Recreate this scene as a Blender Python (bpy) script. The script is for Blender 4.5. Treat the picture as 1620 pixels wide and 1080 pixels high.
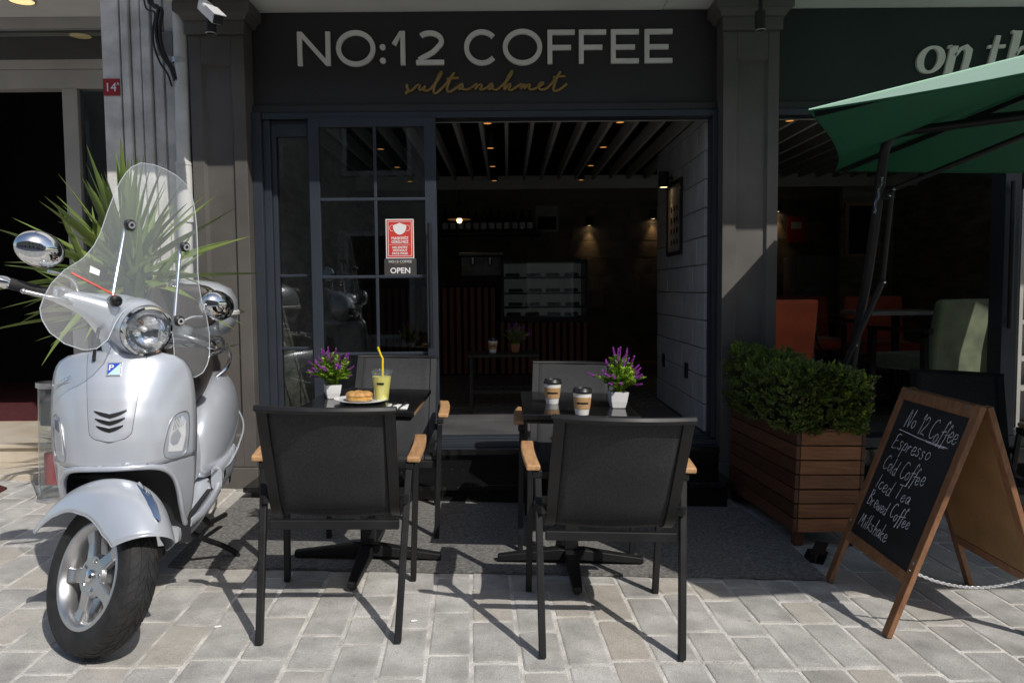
import bpy, bmesh, math, random
from mathutils import Vector, Matrix, Quaternion
random.seed(12)
R = math.radians
sc = bpy.context.scene
COL = sc.collection
for o in list(bpy.data.objects): bpy.data.objects.remove(o)

# ---------------------------------------------------------------- camera, sky, sun, exposure
FPX, CXP, CYP, HCAM = 1260., 810., 540., 1.30        # focal length and centre in photo pixels, eye height
PITCH, YAW, ROLL, SLOPE = R(3.75), .005, .0095, .0315   # SLOPE: the street falls to the right
_f = Vector((math.sin(YAW)*math.cos(PITCH), math.cos(YAW)*math.cos(PITCH), -math.sin(PITCH)))
_r0 = Vector((math.cos(YAW), -math.sin(YAW), 0)); _u0 = _r0.cross(_f)
_r = math.cos(ROLL)*_r0 - math.sin(ROLL)*_u0; _u = math.sin(ROLL)*_r0 + math.cos(ROLL)*_u0
cam_d = bpy.data.cameras.new('camera'); cam = bpy.data.objects.new('camera', cam_d); COL.objects.link(cam)
cam.matrix_world = Matrix(((_r.x, _u.x, -_f.x, 0), (_r.y, _u.y, -_f.y, 0), (_r.z, _u.z, -_f.z, HCAM), (0, 0, 0, 1)))
cam_d.sensor_width = 36; cam_d.lens = FPX/1620*36; cam_d.clip_start = .05; cam_d.clip_end = 500
sc.camera = cam
SUN_DIR = Vector((-.625, .845, -1.0)).normalized()
w = bpy.data.worlds.new('World'); sc.world = w; w.use_nodes = True
nt = w.node_tree; bg = nt.nodes['Background']
sky = nt.nodes.new('ShaderNodeTexSky'); sky.sky_type = 'NISHITA'; sky.sun_disc = False
sky.sun_elevation = math.asin(-SUN_DIR.z); sky.sun_rotation = math.atan2(-SUN_DIR.x, -SUN_DIR.y)
sky.dust_density = 1.5
nt.links.new(sky.outputs[0], bg.inputs[0]); bg.inputs[1].default_value = .13
sd = bpy.data.lights.new('sun', 'SUN'); sd.energy = 3.7; sd.angle = R(.53); sd.color = (1, .955, .88)
so = bpy.data.objects.new('sun', sd); COL.objects.link(so)
so.rotation_euler = SUN_DIR.to_track_quat('-Z', 'Y').to_euler(); so.location = (6, -8, 12)
sc.view_settings.view_transform = 'Standard'; sc.view_settings.look = 'None'
sc.view_settings.exposure = -0.1; sc.view_settings.gamma = 1; sc.view_settings.use_curve_mapping = False

# ---------------------------------------------------------------- pixel -> place (on a plane the thing touches)
CPOS = Vector((0, 0, HCAM))
def ray(px, py):
    d = _f*FPX + _r*(px-CXP) - _u*(py-CYP); return d/d.y
def PY(px, py, Y): return CPOS + ray(px, py)*Y
def PZ(px, py, Z):
    d = ray(px, py); return CPOS + d*((Z-HCAM)/d.z)
def PG(px, py):
    d = ray(px, py); return CPOS + d*(HCAM/(-d.z-SLOPE*d.x))
def gz(x): return -SLOPE*x
TILT = Matrix.Rotation(math.atan(SLOPE), 4, 'Y')

# ---------------------------------------------------------------- mesh builder
class MB:
    def __init__(s, T=None): s.V = []; s.F = []; s.T = T or Matrix()
    def add(s, vs, fs):
        b = len(s.V); s.V += [tuple(s.T @ Vector(v)) for v in vs]; s.F += [tuple(b+i for i in f) for f in fs]
        return s
    def box(s, x0, x1, y0, y1, z0, z1, M=None):
        vs = [(x, y, z) for x in (x0, x1) for y in (y0, y1) for z in (z0, z1)]
        if M: vs = [M @ Vector(v) for v in vs]
        return s.add(vs, [(0,1,3,2), (4,6,7,5), (0,4,5,1), (2,3,7,6), (0,2,6,4), (1,5,7,3)])
    def bar(s, p, q, w, h, up=(0,0,1)):
        p, q = Vector(p), Vector(q); d = (q-p).normalized(); u = Vector(up)
        a = d.cross(u).normalized(); b = a.cross(d).normalized()
        vs = []
        for c in (p, q):
            for i, j in ((-1,-1), (1,-1), (1,1), (-1,1)): vs.append(c+a*(i*w/2)+b*(j*h/2))
        return s.add(vs, [(0,1,2,3), (7,6,5,4), (0,4,5,1), (1,5,6,2), (2,6,7,3), (3,7,4,0)])
    def sweep(s, path, w, h, side=(1,0,0)):          # rectangular section, its width along `side`
        path = [Vector(p) for p in path]; a = Vector(side).normalized(); vs = []; fs = []
        for i, p in enumerate(path):
            d = (path[min(i+1, len(path)-1)]-path[max(i-1, 0)]).normalized(); b = a.cross(d).normalized()
            for k, l in ((-1,-1), (1,-1), (1,1), (-1,1)): vs.append(p+a*(k*w/2)+b*(l*h/2))
        for i in range(len(path)-1):
            for k in range(4): fs.append((i*4+k, i*4+(k+1) % 4, i*4+4+(k+1) % 4, i*4+4+k))
        n = len(vs); fs += [(3,2,1,0), (n-4, n-3, n-2, n-1)]
        return s.add(vs, fs)
    def tube(s, path, r, n=8, closed=False, flat=None):
        path = [Vector(p) for p in path]; N = len(path); vs = []; fs = []
        d = (path[1]-path[0]).normalized(); a = d.orthogonal().normalized()
        for i, p in enumerate(path):
            if closed: d = (path[(i+1) % N]-path[i-1]).normalized()
            else: d = (path[min(i+1, N-1)]-path[max(i-1, 0)]).normalized()
            a = (a-d*a.dot(d)); a = a.normalized() if a.length > 1e-6 else d.orthogonal().normalized()
            b = d.cross(a); rr = r[i] if isinstance(r, (list, tuple)) else r
            for k in range(n):
                t = 2*math.pi*k/n; o = a*math.cos(t)*rr+b*math.sin(t)*rr
                if flat is not None:
                    fl = Vector(flat[0]); o = o-fl*(o.dot(fl)*(1-flat[1]))
                vs.append(p+o)
        for i in range(N if closed else N-1):
            j = (i+1) % N
            for k in range(n): fs.append((i*n+k, i*n+(k+1) % n, j*n+(k+1) % n, j*n+k))
        if not closed: fs += [tuple(range(n))[::-1], tuple((N-1)*n+k for k in range(n))]
        return s.add(vs, fs)
    def cyl(s, p, q, r, n=16, r2=None): return s.tube([p, q], [r, r if r2 is None else r2], n)
    def lathe(s, prof, n=24, M=None, cap=(True, True)):
        vs = []; fs = []; m = len(prof)
        for (r, z) in prof:
            for k in range(n):
                t = 2*math.pi*k/n; v = Vector((r*math.cos(t), r*math.sin(t), z)); vs.append(M @ v if M else v)
        for i in range(m-1):
            for k in range(n): fs.append((i*n+k, i*n+(k+1) % n, i*n+n+(k+1) % n, i*n+n+k))
        if m > 2 and prof[0][0] == prof[-1][0] > 0:                   # a ring: close the section on itself
            for k in range(n): fs.append(((m-1)*n+k, (m-1)*n+(k+1) % n, (k+1) % n, k))
            return s.add(vs, fs)
        if cap[0] and prof[0][0] > 0: fs.append(tuple(range(n))[::-1])
        if cap[1] and prof[-1][0] > 0: fs.append(tuple((m-1)*n+k for k in range(n)))
        return s.add(vs, fs)
    def grid(s, fn, nu, nv, cu=False):
        vs = [fn(i/(nu if cu else nu-1), j/(nv-1)) for j in range(nv) for i in range(nu)]; fs = []
        for j in range(nv-1):
            for i in range(nu if cu else nu-1):
                k = (i+1) % nu; fs.append((j*nu+i, j*nu+k, (j+1)*nu+k, (j+1)*nu+i))
        return s.add(vs, fs)
    def loft(s, secs, cap=True):
        n = len(secs[0]); vs = [v for q in secs for v in q]; fs = []
        for i in range(len(secs)-1):
            for k in range(n): fs.append((i*n+k, i*n+(k+1) % n, i*n+n+(k+1) % n, i*n+n+k))
        if cap: fs += [tuple(range(n))[::-1], tuple((len(secs)-1)*n+k for k in range(n))]
        return s.add(vs, fs)
    def prism(s, poly, fn, a, b):                    # poly of (u, v), fn(u, v, depth) -> point
        n = len(poly); vs = [fn(u, v, a) for u, v in poly]+[fn(u, v, b) for u, v in poly]
        fs = [tuple(range(n)), tuple(range(2*n-1, n-1, -1))]+[(k, n+k, n+(k+1) % n, (k+1) % n) for k in range(n)]
        return s.add(vs, fs)
    def ribbon(s, pts, wd, fn, a, b, closed=False):   # flat stroke of width wd (number or list) in (u, v)
        pts = [Vector(p) for p in pts]; N = len(pts); L = []; Rr = []
        for i in range(N):
            if closed: p, q = pts[i-1], pts[(i+1) % N]
            else: p, q = pts[max(i-1, 0)], pts[min(i+1, N-1)]
            d = (q-p).normalized(); nn = Vector((-d.y, d.x)); h = (wd[i] if isinstance(wd, (list, tuple)) else wd)/2
            if not closed and 0 < i < N-1:
                e = (pts[i]-pts[i-1]).normalized(); h /= max(.6, abs(Vector((-e.y, e.x)).dot(nn)))
            L.append(pts[i]+nn*h); Rr.append(pts[i]-nn*h)
        vs = []
        for i in range(N): vs += [fn(*L[i], a), fn(*Rr[i], a), fn(*Rr[i], b), fn(*L[i], b)]
        fs = []
        for i in range(N if closed else N-1):
            j = (i+1) % N
            for k in range(4): fs.append((i*4+k, i*4+(k+1) % 4, j*4+(k+1) % 4, j*4+k))
        if not closed: fs += [(3,2,1,0), tuple((N-1)*4+k for k in range(4))]
        return s.add(vs, fs)
    def mesh(s, name, mat, smooth=None):
        me = bpy.data.meshes.new(name); me.from_pydata(s.V, [], s.F); me.validate()
        bm = bmesh.new(); bm.from_mesh(me); bmesh.ops.recalc_face_normals(bm, faces=bm.faces); bm.to_mesh(me); bm.free()
        if smooth is not None:
            me.polygons.foreach_set('use_smooth', [True]*len(me.polygons))
            if smooth < 179: me.set_sharp_from_angle(angle=R(smooth))
        if mat is not None: me.materials.append(mat)
        return me
    def build(s, name, mat, parent=None, smooth=None, bevel=0, solid=0, sub=0, seg=2):
        o = bpy.data.objects.new(name, s.mesh(name, mat, smooth)); COL.objects.link(o)
        if parent is not None: o.parent = parent
        if solid: m = o.modifiers.new('s', 'SOLIDIFY'); m.thickness = solid; m.offset = 0
        if sub: m = o.modifiers.new('u', 'SUBSURF'); m.levels = m.render_levels = sub
        if bevel:
            m = o.modifiers.new('b', 'BEVEL'); m.width = bevel; m.segments = seg; m.limit_method = 'ANGLE'; m.angle_limit = R(40)
        return o
def inst(name, me, parent=None, M=None):
    o = bpy.data.objects.new(name, me); COL.objects.link(o)
    if parent is not None: o.parent = parent
    if M is not None: o.matrix_basis = M
    return o
def tag(o, label, cat, group=None, kind=None):
    o['label'] = label
    if cat: o['category'] = cat
    if group: o['group'] = group
    if kind: o['kind'] = kind
    return o
def struct(o, label=None):
    o['kind'] = 'structure'
    if label: o['label'] = label
    return o
def thing(name, label, cat, loc=(0,0,0), rz=0, group=None, tilt=False, scale=1, M=None):
    o = bpy.data.objects.new(name, None); COL.objects.link(o); o.empty_display_size = .1
    if M is None:
        M = Matrix.Translation(loc) @ (TILT if tilt else Matrix()) @ Matrix.Rotation(rz, 4, 'Z') @ Matrix.Scale(scale, 4)
    o.matrix_basis = M
    return tag(o, label, cat, group)
def copy_tree(o, parent=None):
    c = o.copy(); COL.objects.link(c); c.parent = parent
    for ch in [x for x in bpy.data.objects if x.parent == o]: copy_tree(ch, c)
    return c
def text_mb(body, size, extr, mb, fn, align='CENTER', weight=0):
    cu = bpy.data.curves.new('t', 'FONT'); cu.body = body; cu.size = size; cu.extrude = extr; cu.align_x = align
    cu.resolution_u = 3; cu.offset = weight
    ob = bpy.data.objects.new('t', cu); COL.objects.link(ob); bpy.context.view_layer.update()
    me = bpy.data.meshes.new_from_object(ob.evaluated_get(bpy.context.evaluated_depsgraph_get()))
    mb.add([fn(v.co.x, v.co.y, v.co.z) for v in me.vertices], [tuple(p.vertices) for p in me.polygons])
    bpy.data.objects.remove(ob); bpy.data.curves.remove(cu); bpy.data.meshes.remove(me)
    return mb
def arc(cx, cy, rx, ry, a0, a1, n): return [(cx+rx*math.cos(R(a0+(a1-a0)*i/n)), cy+ry*math.sin(R(a0+(a1-a0)*i/n))) for i in range(n+1)]
def lerp(xs, ys, x):
    if x <= xs[0]: return ys[0]
    for i in range(len(xs)-1):
        if x <= xs[i+1]: return ys[i]+(ys[i+1]-ys[i])*(x-xs[i])/(xs[i+1]-xs[i])
    return ys[-1]
def spline(pts, n=6, closed=False):                  # Catmull-Rom
    pts = [Vector(p) for p in pts]; N = len(pts); out = []
    for i in range(N if closed else N-1):
        if closed: a, b, c, d = pts[i-1], pts[i], pts[(i+1) % N], pts[(i+2) % N]
        else: a, b, c, d = pts[max(i-1,0)], pts[i], pts[i+1], pts[min(i+2,N-1)]
        for k in range(n):
            t = k/n; out.append(.5*((2*b)+(c-a)*t+(2*a-5*b+4*c-d)*t*t+(3*b-a-3*c+d)*t**3))
    if not closed: out.append(pts[-1])
    return out

# ---------------------------------------------------------------- materials
def newmat(name):
    m = bpy.data.materials.new(name); m.use_nodes = True; n = m.node_tree.nodes; l = m.node_tree.links
    return m, n, l, n['Principled BSDF']
def pm(name, c, rough=.6, metal=0, var=.12, vs=6., bump=0, bs=60., coat=0, spec=.5, rvar=.1, objrand=0, c2=None, detail=6, stretch=None, rand_hue=None, sheen=0):
    """procedural paint / stone / cloth: two-tone noise, roughness noise, bump, optional per-object shade"""
    m, n, l, b = newmat(name)
    tc = n.new('ShaderNodeTexCoord'); vec = tc.outputs['Object']
    if objrand:
        oi = n.new('ShaderNodeObjectInfo'); ad = n.new('ShaderNodeVectorMath'); ad.operation = 'MULTIPLY_ADD'
        cb = n.new('ShaderNodeCombineXYZ')
        for k in range(3): l.new(oi.outputs['Random'], cb.inputs[k])
        l.new(cb.outputs[0], ad.inputs[0]); ad.inputs[1].default_value = (37, 91, 53); l.new(vec, ad.inputs[2]); vec = ad.outputs[0]
    if stretch:
        mp = n.new('ShaderNodeMapping'); mp.inputs['Scale'].default_value = stretch; l.new(vec, mp.inputs[0]); vec = mp.outputs[0]
    nz = n.new('ShaderNodeTexNoise'); nz.inputs['Scale'].default_value = vs; nz.inputs['Detail'].default_value = detail; l.new(vec, nz.inputs[0])
    mx = n.new('ShaderNodeMix'); mx.data_type = 'RGBA'
    d = c2 or tuple(max(0, x*(1-2*var)) for x in c); e = c if c2 else tuple(min(1, x*(1+1.2*var)) for x in c)
    mr = n.new('ShaderNodeMapRange'); mr.inputs[1].default_value = .32; mr.inputs[2].default_value = .68; l.new(nz.outputs[0], mr.inputs[0])
    l.new(mr.outputs[0], mx.inputs[0]); mx.inputs[6].default_value = (*d, 1); mx.inputs[7].default_value = (*e, 1)
    colr = mx.outputs[2]
    if objrand:
        hv = n.new('ShaderNodeHueSaturation'); mr2 = n.new('ShaderNodeMapRange'); l.new(oi.outputs['Random'], mr2.inputs[0])
        mr2.inputs[3].default_value = 1-objrand; mr2.inputs[4].default_value = 1+objrand; l.new(mr2.outputs[0], hv.inputs['Value'])
        l.new(colr, hv.inputs['Color']); colr = hv.outputs[0]
        if rand_hue:
            m2 = n.new('ShaderNodeMix'); m2.data_type = 'RGBA'; wn = n.new('ShaderNodeMath'); wn.operation = 'FRACT'; ml = n.new('ShaderNodeMath'); ml.operation = 'MULTIPLY'
            ml.inputs[1].default_value = 7.31; l.new(oi.outputs['Random'], ml.inputs[0]); l.new(ml.outputs[0], wn.inputs[0])
            mr3 = n.new('ShaderNodeMapRange'); mr3.inputs[1].default_value = .55; mr3.inputs[2].default_value = 1; l.new(wn.outputs[0], mr3.inputs[0])
            l.new(mr3.outputs[0], m2.inputs[0]); l.new(colr, m2.inputs[6]); m2.inputs[7].default_value = (*rand_hue, 1); colr = m2.outputs[2]
    l.new(colr, b.inputs['Base Color'])
    mr4 = n.new('ShaderNodeMapRange'); l.new(nz.outputs[0], mr4.inputs[0]); mr4.inputs[3].default_value = max(.02, rough-rvar); mr4.inputs[4].default_value = min(1, rough+rvar)
    l.new(mr4.outputs[0], b.inputs['Roughness']); b.inputs['Metallic'].default_value = metal
    b.inputs['Specular IOR Level'].default_value = spec
    if coat: b.inputs['Coat Weight'].default_value = coat; b.inputs['Coat Roughness'].default_value = .04
    if sheen: b.inputs['Sheen Weight'].default_value = sheen
    if bump:
        n2 = n.new('ShaderNodeTexNoise'); n2.inputs['Scale'].default_value = bs; n2.inputs['Detail'].default_value = 5; l.new(vec, n2.inputs[0])
        bp = n.new('ShaderNodeBump'); bp.inputs['Strength'].default_value = bump; bp.inputs['Distance'].default_value = .01; l.new(n2.outputs[0], bp.inputs['Height']); l.new(bp.outputs[0], b.inputs['Normal'])
    return m
def speckled(name, base, spk, scale, thr, rough, bump=0, coarse=None):
    m, n, l, b = newmat(name); tc = n.new('ShaderNodeTexCoord')
    v = n.new('ShaderNodeTexVoronoi'); v.inputs['Scale'].default_value = scale; l.new(tc.outputs['Object'], v.inputs[0])
    sep = n.new('ShaderNodeSeparateColor'); l.new(v.outputs['Color'], sep.inputs[0])
    mr = n.new('ShaderNodeMapRange'); mr.inputs[1].default_value = thr; mr.inputs[2].default_value = min(1, thr+.08); l.new(sep.outputs[0], mr.inputs[0])
    dm = n.new('ShaderNodeMapRange'); dm.inputs[1].default_value = .35; dm.inputs[2].default_value = .15; l.new(v.outputs['Distance'], dm.inputs[0])
    mu = n.new('ShaderNodeMath'); mu.operation = 'MULTIPLY'; l.new(mr.outputs[0], mu.inputs[0]); l.new(dm.outputs[0], mu.inputs[1])
    nz = n.new('ShaderNodeTexNoise'); nz.inputs['Scale'].default_value = coarse or 4; nz.inputs['Detail'].default_value = 8; l.new(tc.outputs['Object'], nz.inputs[0])
    m0 = n.new('ShaderNodeMix'); m0.data_type = 'RGBA'; l.new(nz.outputs[0], m0.inputs[0]); m0.inputs[6].default_value = (*[x*.6 for x in base], 1); m0.inputs[7].default_value = (*[x*1.5 for x in base], 1)
    mx = n.new('ShaderNodeMix'); mx.data_type = 'RGBA'; l.new(mu.outputs[0], mx.inputs[0]); l.new(m0.outputs[2], mx.inputs[6]); mx.inputs[7].default_value = (*spk, 1)
    l.new(mx.outputs[2], b.inputs['Base Color'])
    mr5 = n.new('ShaderNodeMapRange'); l.new(nz.outputs[0], mr5.inputs[0]); mr5.inputs[1].default_value = .3; mr5.inputs[2].default_value = .7; mr5.inputs[3].default_value = rough*.6; mr5.inputs[4].default_value = rough*1.6
    l.new(mr5.outputs[0], b.inputs['Roughness'])
    if bump:
        bp = n.new('ShaderNodeBump'); bp.inputs['Strength'].default_value = bump; bp.inputs['Distance'].default_value = .008
        l.new(v.outputs['Distance'], bp.inputs['Height']); l.new(bp.outputs[0], b.inputs['Normal'])
    return m
def wood(name, c1, c2, stretch=(1, 14, 14), rough=.5, scale=5, objrand=.18, bump=.15):
    m, n, l, b = newmat(name); tc = n.new('ShaderNodeTexCoord'); oi = n.new('ShaderNodeObjectInfo')
    cb = n.new('ShaderNodeCombineXYZ')
    for k in range(3): l.new(oi.outputs['Random'], cb.inputs[k])
    ad = n.new('ShaderNodeVectorMath'); ad.operation = 'MULTIPLY_ADD'; l.new(cb.outputs[0], ad.inputs[0]); ad.inputs[1].default_value = (31, 17, 23); l.new(tc.outputs['Object'], ad.inputs[2])
    mp = n.new('ShaderNodeMapping'); mp.inputs['Scale'].default_value = stretch; l.new(ad.outputs[0], mp.inputs[0])
    nz = n.new('ShaderNodeTexNoise'); nz.inputs['Scale'].default_value = scale; nz.inputs['Detail'].default_value = 9; nz.inputs['Roughness'].default_value = .65; nz.inputs['Distortion'].default_value = .6; l.new(mp.outputs[0], nz.inputs[0])
    mr = n.new('ShaderNodeMapRange'); mr.inputs[1].default_value = .33; mr.inputs[2].default_value = .66; l.new(nz.outputs[0], mr.inputs[0])
    mx = n.new('ShaderNodeMix'); mx.data_type = 'RGBA'; l.new(mr.outputs[0], mx.inputs[0]); mx.inputs[6].default_value = (*c1, 1); mx.inputs[7].default_value = (*c2, 1)
    hv = n.new('ShaderNodeHueSaturation'); r2 = n.new('ShaderNodeMapRange'); l.new(oi.outputs['Random'], r2.inputs[0]); r2.inputs[3].default_value = 1-objrand; r2.inputs[4].default_value = 1+objrand; l.new(r2.outputs[0], hv.inputs['Value']); l.new(mx.outputs[2], hv.inputs['Color'])
    l.new(hv.outputs[0], b.inputs['Base Color']); b.inputs['Roughness'].default_value = rough
    bp = n.new('ShaderNodeBump'); bp.inputs['Strength'].default_value = bump; bp.inputs['Distance'].default_value = .004; l.new(nz.outputs[0], bp.inputs['Height']); l.new(bp.outputs[0], b.inputs['Normal'])
    return m
def glassmat(name, tint=(.9,.92,.92), ior=1.5, boost=1., rough=0, haze=0, bumpy=0):
    m, n, l, b = newmat(name); n.remove(b); out = [x for x in n if x.type == 'OUTPUT_MATERIAL'][0]
    tr = n.new('ShaderNodeBsdfTransparent'); tr.inputs[0].default_value = (*tint, 1)
    gl = n.new('ShaderNodeBsdfGlossy'); gl.inputs['Roughness'].default_value = rough; gl.inputs[0].default_value = (1,1,1,1)
    f0 = ((ior-1)/(ior+1))**2; fr = n.new('ShaderNodeLayerWeight'); fr.inputs[0].default_value = .5       # Schlick, the same on both faces of the sheet
    pw = n.new('ShaderNodeMath'); pw.operation = 'POWER'; pw.inputs[1].default_value = 5; l.new(fr.outputs['Facing'], pw.inputs[0])
    mu = n.new('ShaderNodeMath'); mu.operation = 'MULTIPLY_ADD'; mu.use_clamp = True; mu.inputs[1].default_value = (1-f0)*min(1, boost); mu.inputs[2].default_value = f0*boost; l.new(pw.outputs[0], mu.inputs[0])
    mx = n.new('ShaderNodeMixShader'); l.new(mu.outputs[0], mx.inputs[0]); l.new(tr.outputs[0], mx.inputs[1]); l.new(gl.outputs[0], mx.inputs[2]); s = mx.outputs[0]
    if bumpy:
        tc = n.new('ShaderNodeTexCoord'); nz = n.new('ShaderNodeTexNoise'); nz.inputs['Scale'].default_value = 3; l.new(tc.outputs['Object'], nz.inputs[0])
        bp = n.new('ShaderNodeBump'); bp.inputs['Strength'].default_value = bumpy; bp.inputs['Distance'].default_value = .02; l.new(nz.outputs[0], bp.inputs['Height']); l.new(bp.outputs[0], gl.inputs['Normal'])
    if haze:
        df = n.new('ShaderNodeBsdfDiffuse'); df.inputs[0].default_value = (.8,.85,.9,1); m2 = n.new('ShaderNodeMixShader'); m2.inputs[0].default_value = haze
        l.new(s, m2.inputs[1]); l.new(df.outputs[0], m2.inputs[2]); s = m2.outputs[0]
    l.new(s, out.inputs[0]); return m
def emit(name, c, s):
    m, n, l, b = newmat(name); b.inputs['Base Color'].default_value = (*c, 1); b.inputs['Emission Color'].default_value = (*c, 1); b.inputs['Emission Strength'].default_value = s
    return m
def leafmat(name, c1, c2, rough=.45, trans=.25, vs=3.):
    m = pm(name, c1, rough, var=.2, vs=vs, c2=c2, objrand=.2); n = m.node_tree.nodes; l = m.node_tree.links; b = n['Principled BSDF']
    out = [x for x in n if x.type == 'OUTPUT_MATERIAL'][0]; t = n.new('ShaderNodeBsdfTranslucent')
    col = b.inputs['Base Color'].links[0].from_socket; l.new(col, t.inputs[0]); mx = n.new('ShaderNodeMixShader'); mx.inputs[0].default_value = trans
    l.new(b.outputs[0], mx.inputs[1]); l.new(t.outputs[0], mx.inputs[2]); l.new(mx.outputs[0], out.inputs[0]); return m

m_stone = pm('paving_granite', (.47,.457,.435), .8, var=.14, vs=5, c2=None, bump=.4, bs=160, objrand=.07, rand_hue=(.48,.44,.385), rvar=.12)
# fine salt-and-pepper grain on the paving stones
def add_grain(m, scale, amt):
    n = m.node_tree.nodes; l = m.node_tree.links; b = n['Principled BSDF']; src = b.inputs['Base Color'].links[0].from_socket
    tc = n.new('ShaderNodeTexCoord'); nz = n.new('ShaderNodeTexNoise'); nz.inputs['Scale'].default_value = scale; nz.inputs['Detail'].default_value = 2; l.new(tc.outputs['Object'], nz.inputs[0])
    mr = n.new('ShaderNodeMapRange'); mr.inputs[1].default_value = .35; mr.inputs[2].default_value = .65; mr.inputs[3].default_value = 1-amt; mr.inputs[4].default_value = 1+amt; l.new(nz.outputs[0], mr.inputs[0])
    mm = n.new('ShaderNodeVectorMath'); mm.operation = 'SCALE'; l.new(src, mm.inputs[0]); l.new(mr.outputs[0], mm.inputs['Scale']); l.new(mm.outputs[0], b.inputs['Base Color'])
add_grain(m_stone, 260, .18); add_grain(m_stone, 11, .07)
def add_stains(m, scale, lo, hi, dark):             # blotches and spots that run across the joints, in street coordinates
    n = m.node_tree.nodes; l = m.node_tree.links; b = n['Principled BSDF']; src = b.inputs['Base Color'].links[0].from_socket
    ge = n.new('ShaderNodeNewGeometry'); nz = n.new('ShaderNodeTexNoise'); nz.inputs['Scale'].default_value = scale; nz.inputs['Detail'].default_value = 7; nz.inputs['Roughness'].default_value = .6; l.new(ge.outputs['Position'], nz.inputs[0])
    mr = n.new('ShaderNodeMapRange'); mr.inputs[1].default_value = lo; mr.inputs[2].default_value = hi; mr.inputs[3].default_value = 1; mr.inputs[4].default_value = dark; l.new(nz.outputs[0], mr.inputs[0])
    mm = n.new('ShaderNodeVectorMath'); mm.operation = 'SCALE'; l.new(src, mm.inputs[0]); l.new(mr.outputs[0], mm.inputs['Scale']); l.new(mm.outputs[0], b.inputs['Base Color'])
add_stains(m_stone, 1.7, .50, .72, .80); add_stains(m_stone, 16, .66, .72, .72)
m_grout = pm('grout', (.66,.635,.595), .95, var=.16, vs=9, bump=.6, bs=120); add_grain(m_grout, 200, .15); add_stains(m_grout, 2.2, .52, .70, .72)
m_street = pm('street_stone', (.36,.355,.345), .9, var=.15, vs=3, bump=.3, bs=40)
m_mat = pm('coil_mat', (.19,.186,.178), .95, var=.25, vs=60, bump=.35, bs=420, rvar=.02); add_grain(m_mat, 380, .5)
m_granite = speckled('black_granite', (.010,.010,.0105), (.35,.34,.31), 150, .965, .09)
m_paint = pm('anthracite_paint', (.052,.051,.050), .55, var=.06, vs=3, bump=.05, bs=300)
m_pil = pm('pilaster_paint', (.106,.097,.089), .6, var=.12, vs=3, bump=.08, bs=200)
m_fascia = pm('fascia_paint', (.031,.029,.030), .5, var=.08, vs=2, bump=.04, bs=250)
m_frame = pm('blue_grey_aluminium', (.032,.040,.053), .38, var=.06, vs=4, rvar=.05)
m_sign_w = pm('cream_letters', (.84,.82,.78), .5, var=.05)
m_sign_b = pm('bronze_letters', (.36,.235,.075), .45, var=.1, metal=.3)
m_soffit = pm('soffit_paint', (.75,.74,.71), .8, var=.05, vs=1.5, bump=.05)
m_white = pm('white_aluminium', (.40,.39,.37), .5, var=.06, vs=3)
m_colw = pm('whitewashed_column', (.64,.625,.60), .8, var=.13, vs=7, bump=.35, bs=70)
m_pipe = pm('white_pvc', (.66,.65,.63), .45, var=.08, vs=5)
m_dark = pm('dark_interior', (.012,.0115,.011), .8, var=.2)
m_black = pm('black_plastic', (.014,.014,.015), .4, var=.15, vs=8)
m_blackm = pm('black_powder_coat', (.012,.012,.013), .5, var=.15, vs=12, bump=.05, bs=400, spec=.35)
m_rubber = pm('tyre_rubber', (.020,.020,.021), .75, var=.25, vs=25, bump=.25, bs=150)
m_chrome = pm('chrome', (.80,.81,.82), .07, metal=1, var=.03, rvar=.03)
m_alu = pm('alloy', (.56,.56,.57), .32, metal=.9, var=.05, rvar=.06)
m_silver = pm('silver_paint', (.585,.62,.68), .30, metal=.36, var=.035, vs=5, coat=.7, rvar=.03); add_grain(m_silver, 2500, .05)
m_screen = glassmat('windscreen_acrylic', (.95,.97,.97), 1.5, 1.0, .01, haze=.125)
m_glass = glassmat('shop_glass', (.72,.76,.76), 1.5, 1.5, 0, bumpy=.01)
m_clear = glassmat('clear_plastic', (.93,.95,.95), 1.45, 1.2, .02, haze=.03)
m_lens = glassmat('lamp_lens', (.96,.97,.98), 1.5, 1.3, .01, haze=.01)
m_refl = pm('lamp_reflector', (.93,.94,.95), .05, metal=1, var=.03, bump=.5, bs=22, rvar=.02)
m_steel = pm('dull_steel', (.20,.20,.20), .45, metal=.8, var=.2)
m_brown = pm('brown_leather', (.040,.028,.024), .5, var=.15, vs=8, bump=.15, bs=250)
m_mesh = pm('sling_weave', (.050,.050,.053), .8, var=.12, vs=3, bump=.5, bs=700, rvar=.04, spec=.2); add_grain(m_mesh, 420, .55)
m_teak = wood('teak', (.36,.19,.085), (.56,.33,.16), (16, 1.6, 16), .5, 5, .12)
m_plank_d = wood('planter_stain', (.075,.030,.017), (.165,.070,.036), (14, 1.2, 14), .45, 5, .25)
m_plank_e = wood('planter_stain_cross', (.20,.075,.030), (.38,.165,.068), (1.2, 14, 14), .45, 5, .28)
m_board_w = wood('sign_frame_wood', (.17,.075,.035), (.30,.15,.075), (6, 6, 2), .5, 6, .12)
m_mdf = pm('hardboard', (.30,.175,.075), .7, var=.12, vs=5, bump=.15, bs=120)
m_chalkb = pm('chalkboard', (.020,.0205,.023), .6, vs=3, c2=(.010,.0105,.013), stretch=(1, 1, 2.5))
m_chalk = pm('chalk', (.74,.74,.78), .9, var=.1, vs=40)
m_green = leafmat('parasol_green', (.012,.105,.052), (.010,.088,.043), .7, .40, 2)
m_mint = leafmat('parasol_sunlit_top', (.56,.80,.66), (.50,.75,.60), .6, .40, 2)  # sun brightness painted into the top side of the green cloth
m_edge = glassmat('acrylic_edge', (.9,.93,.95), 1.5, 2, .1, haze=.45)
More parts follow.
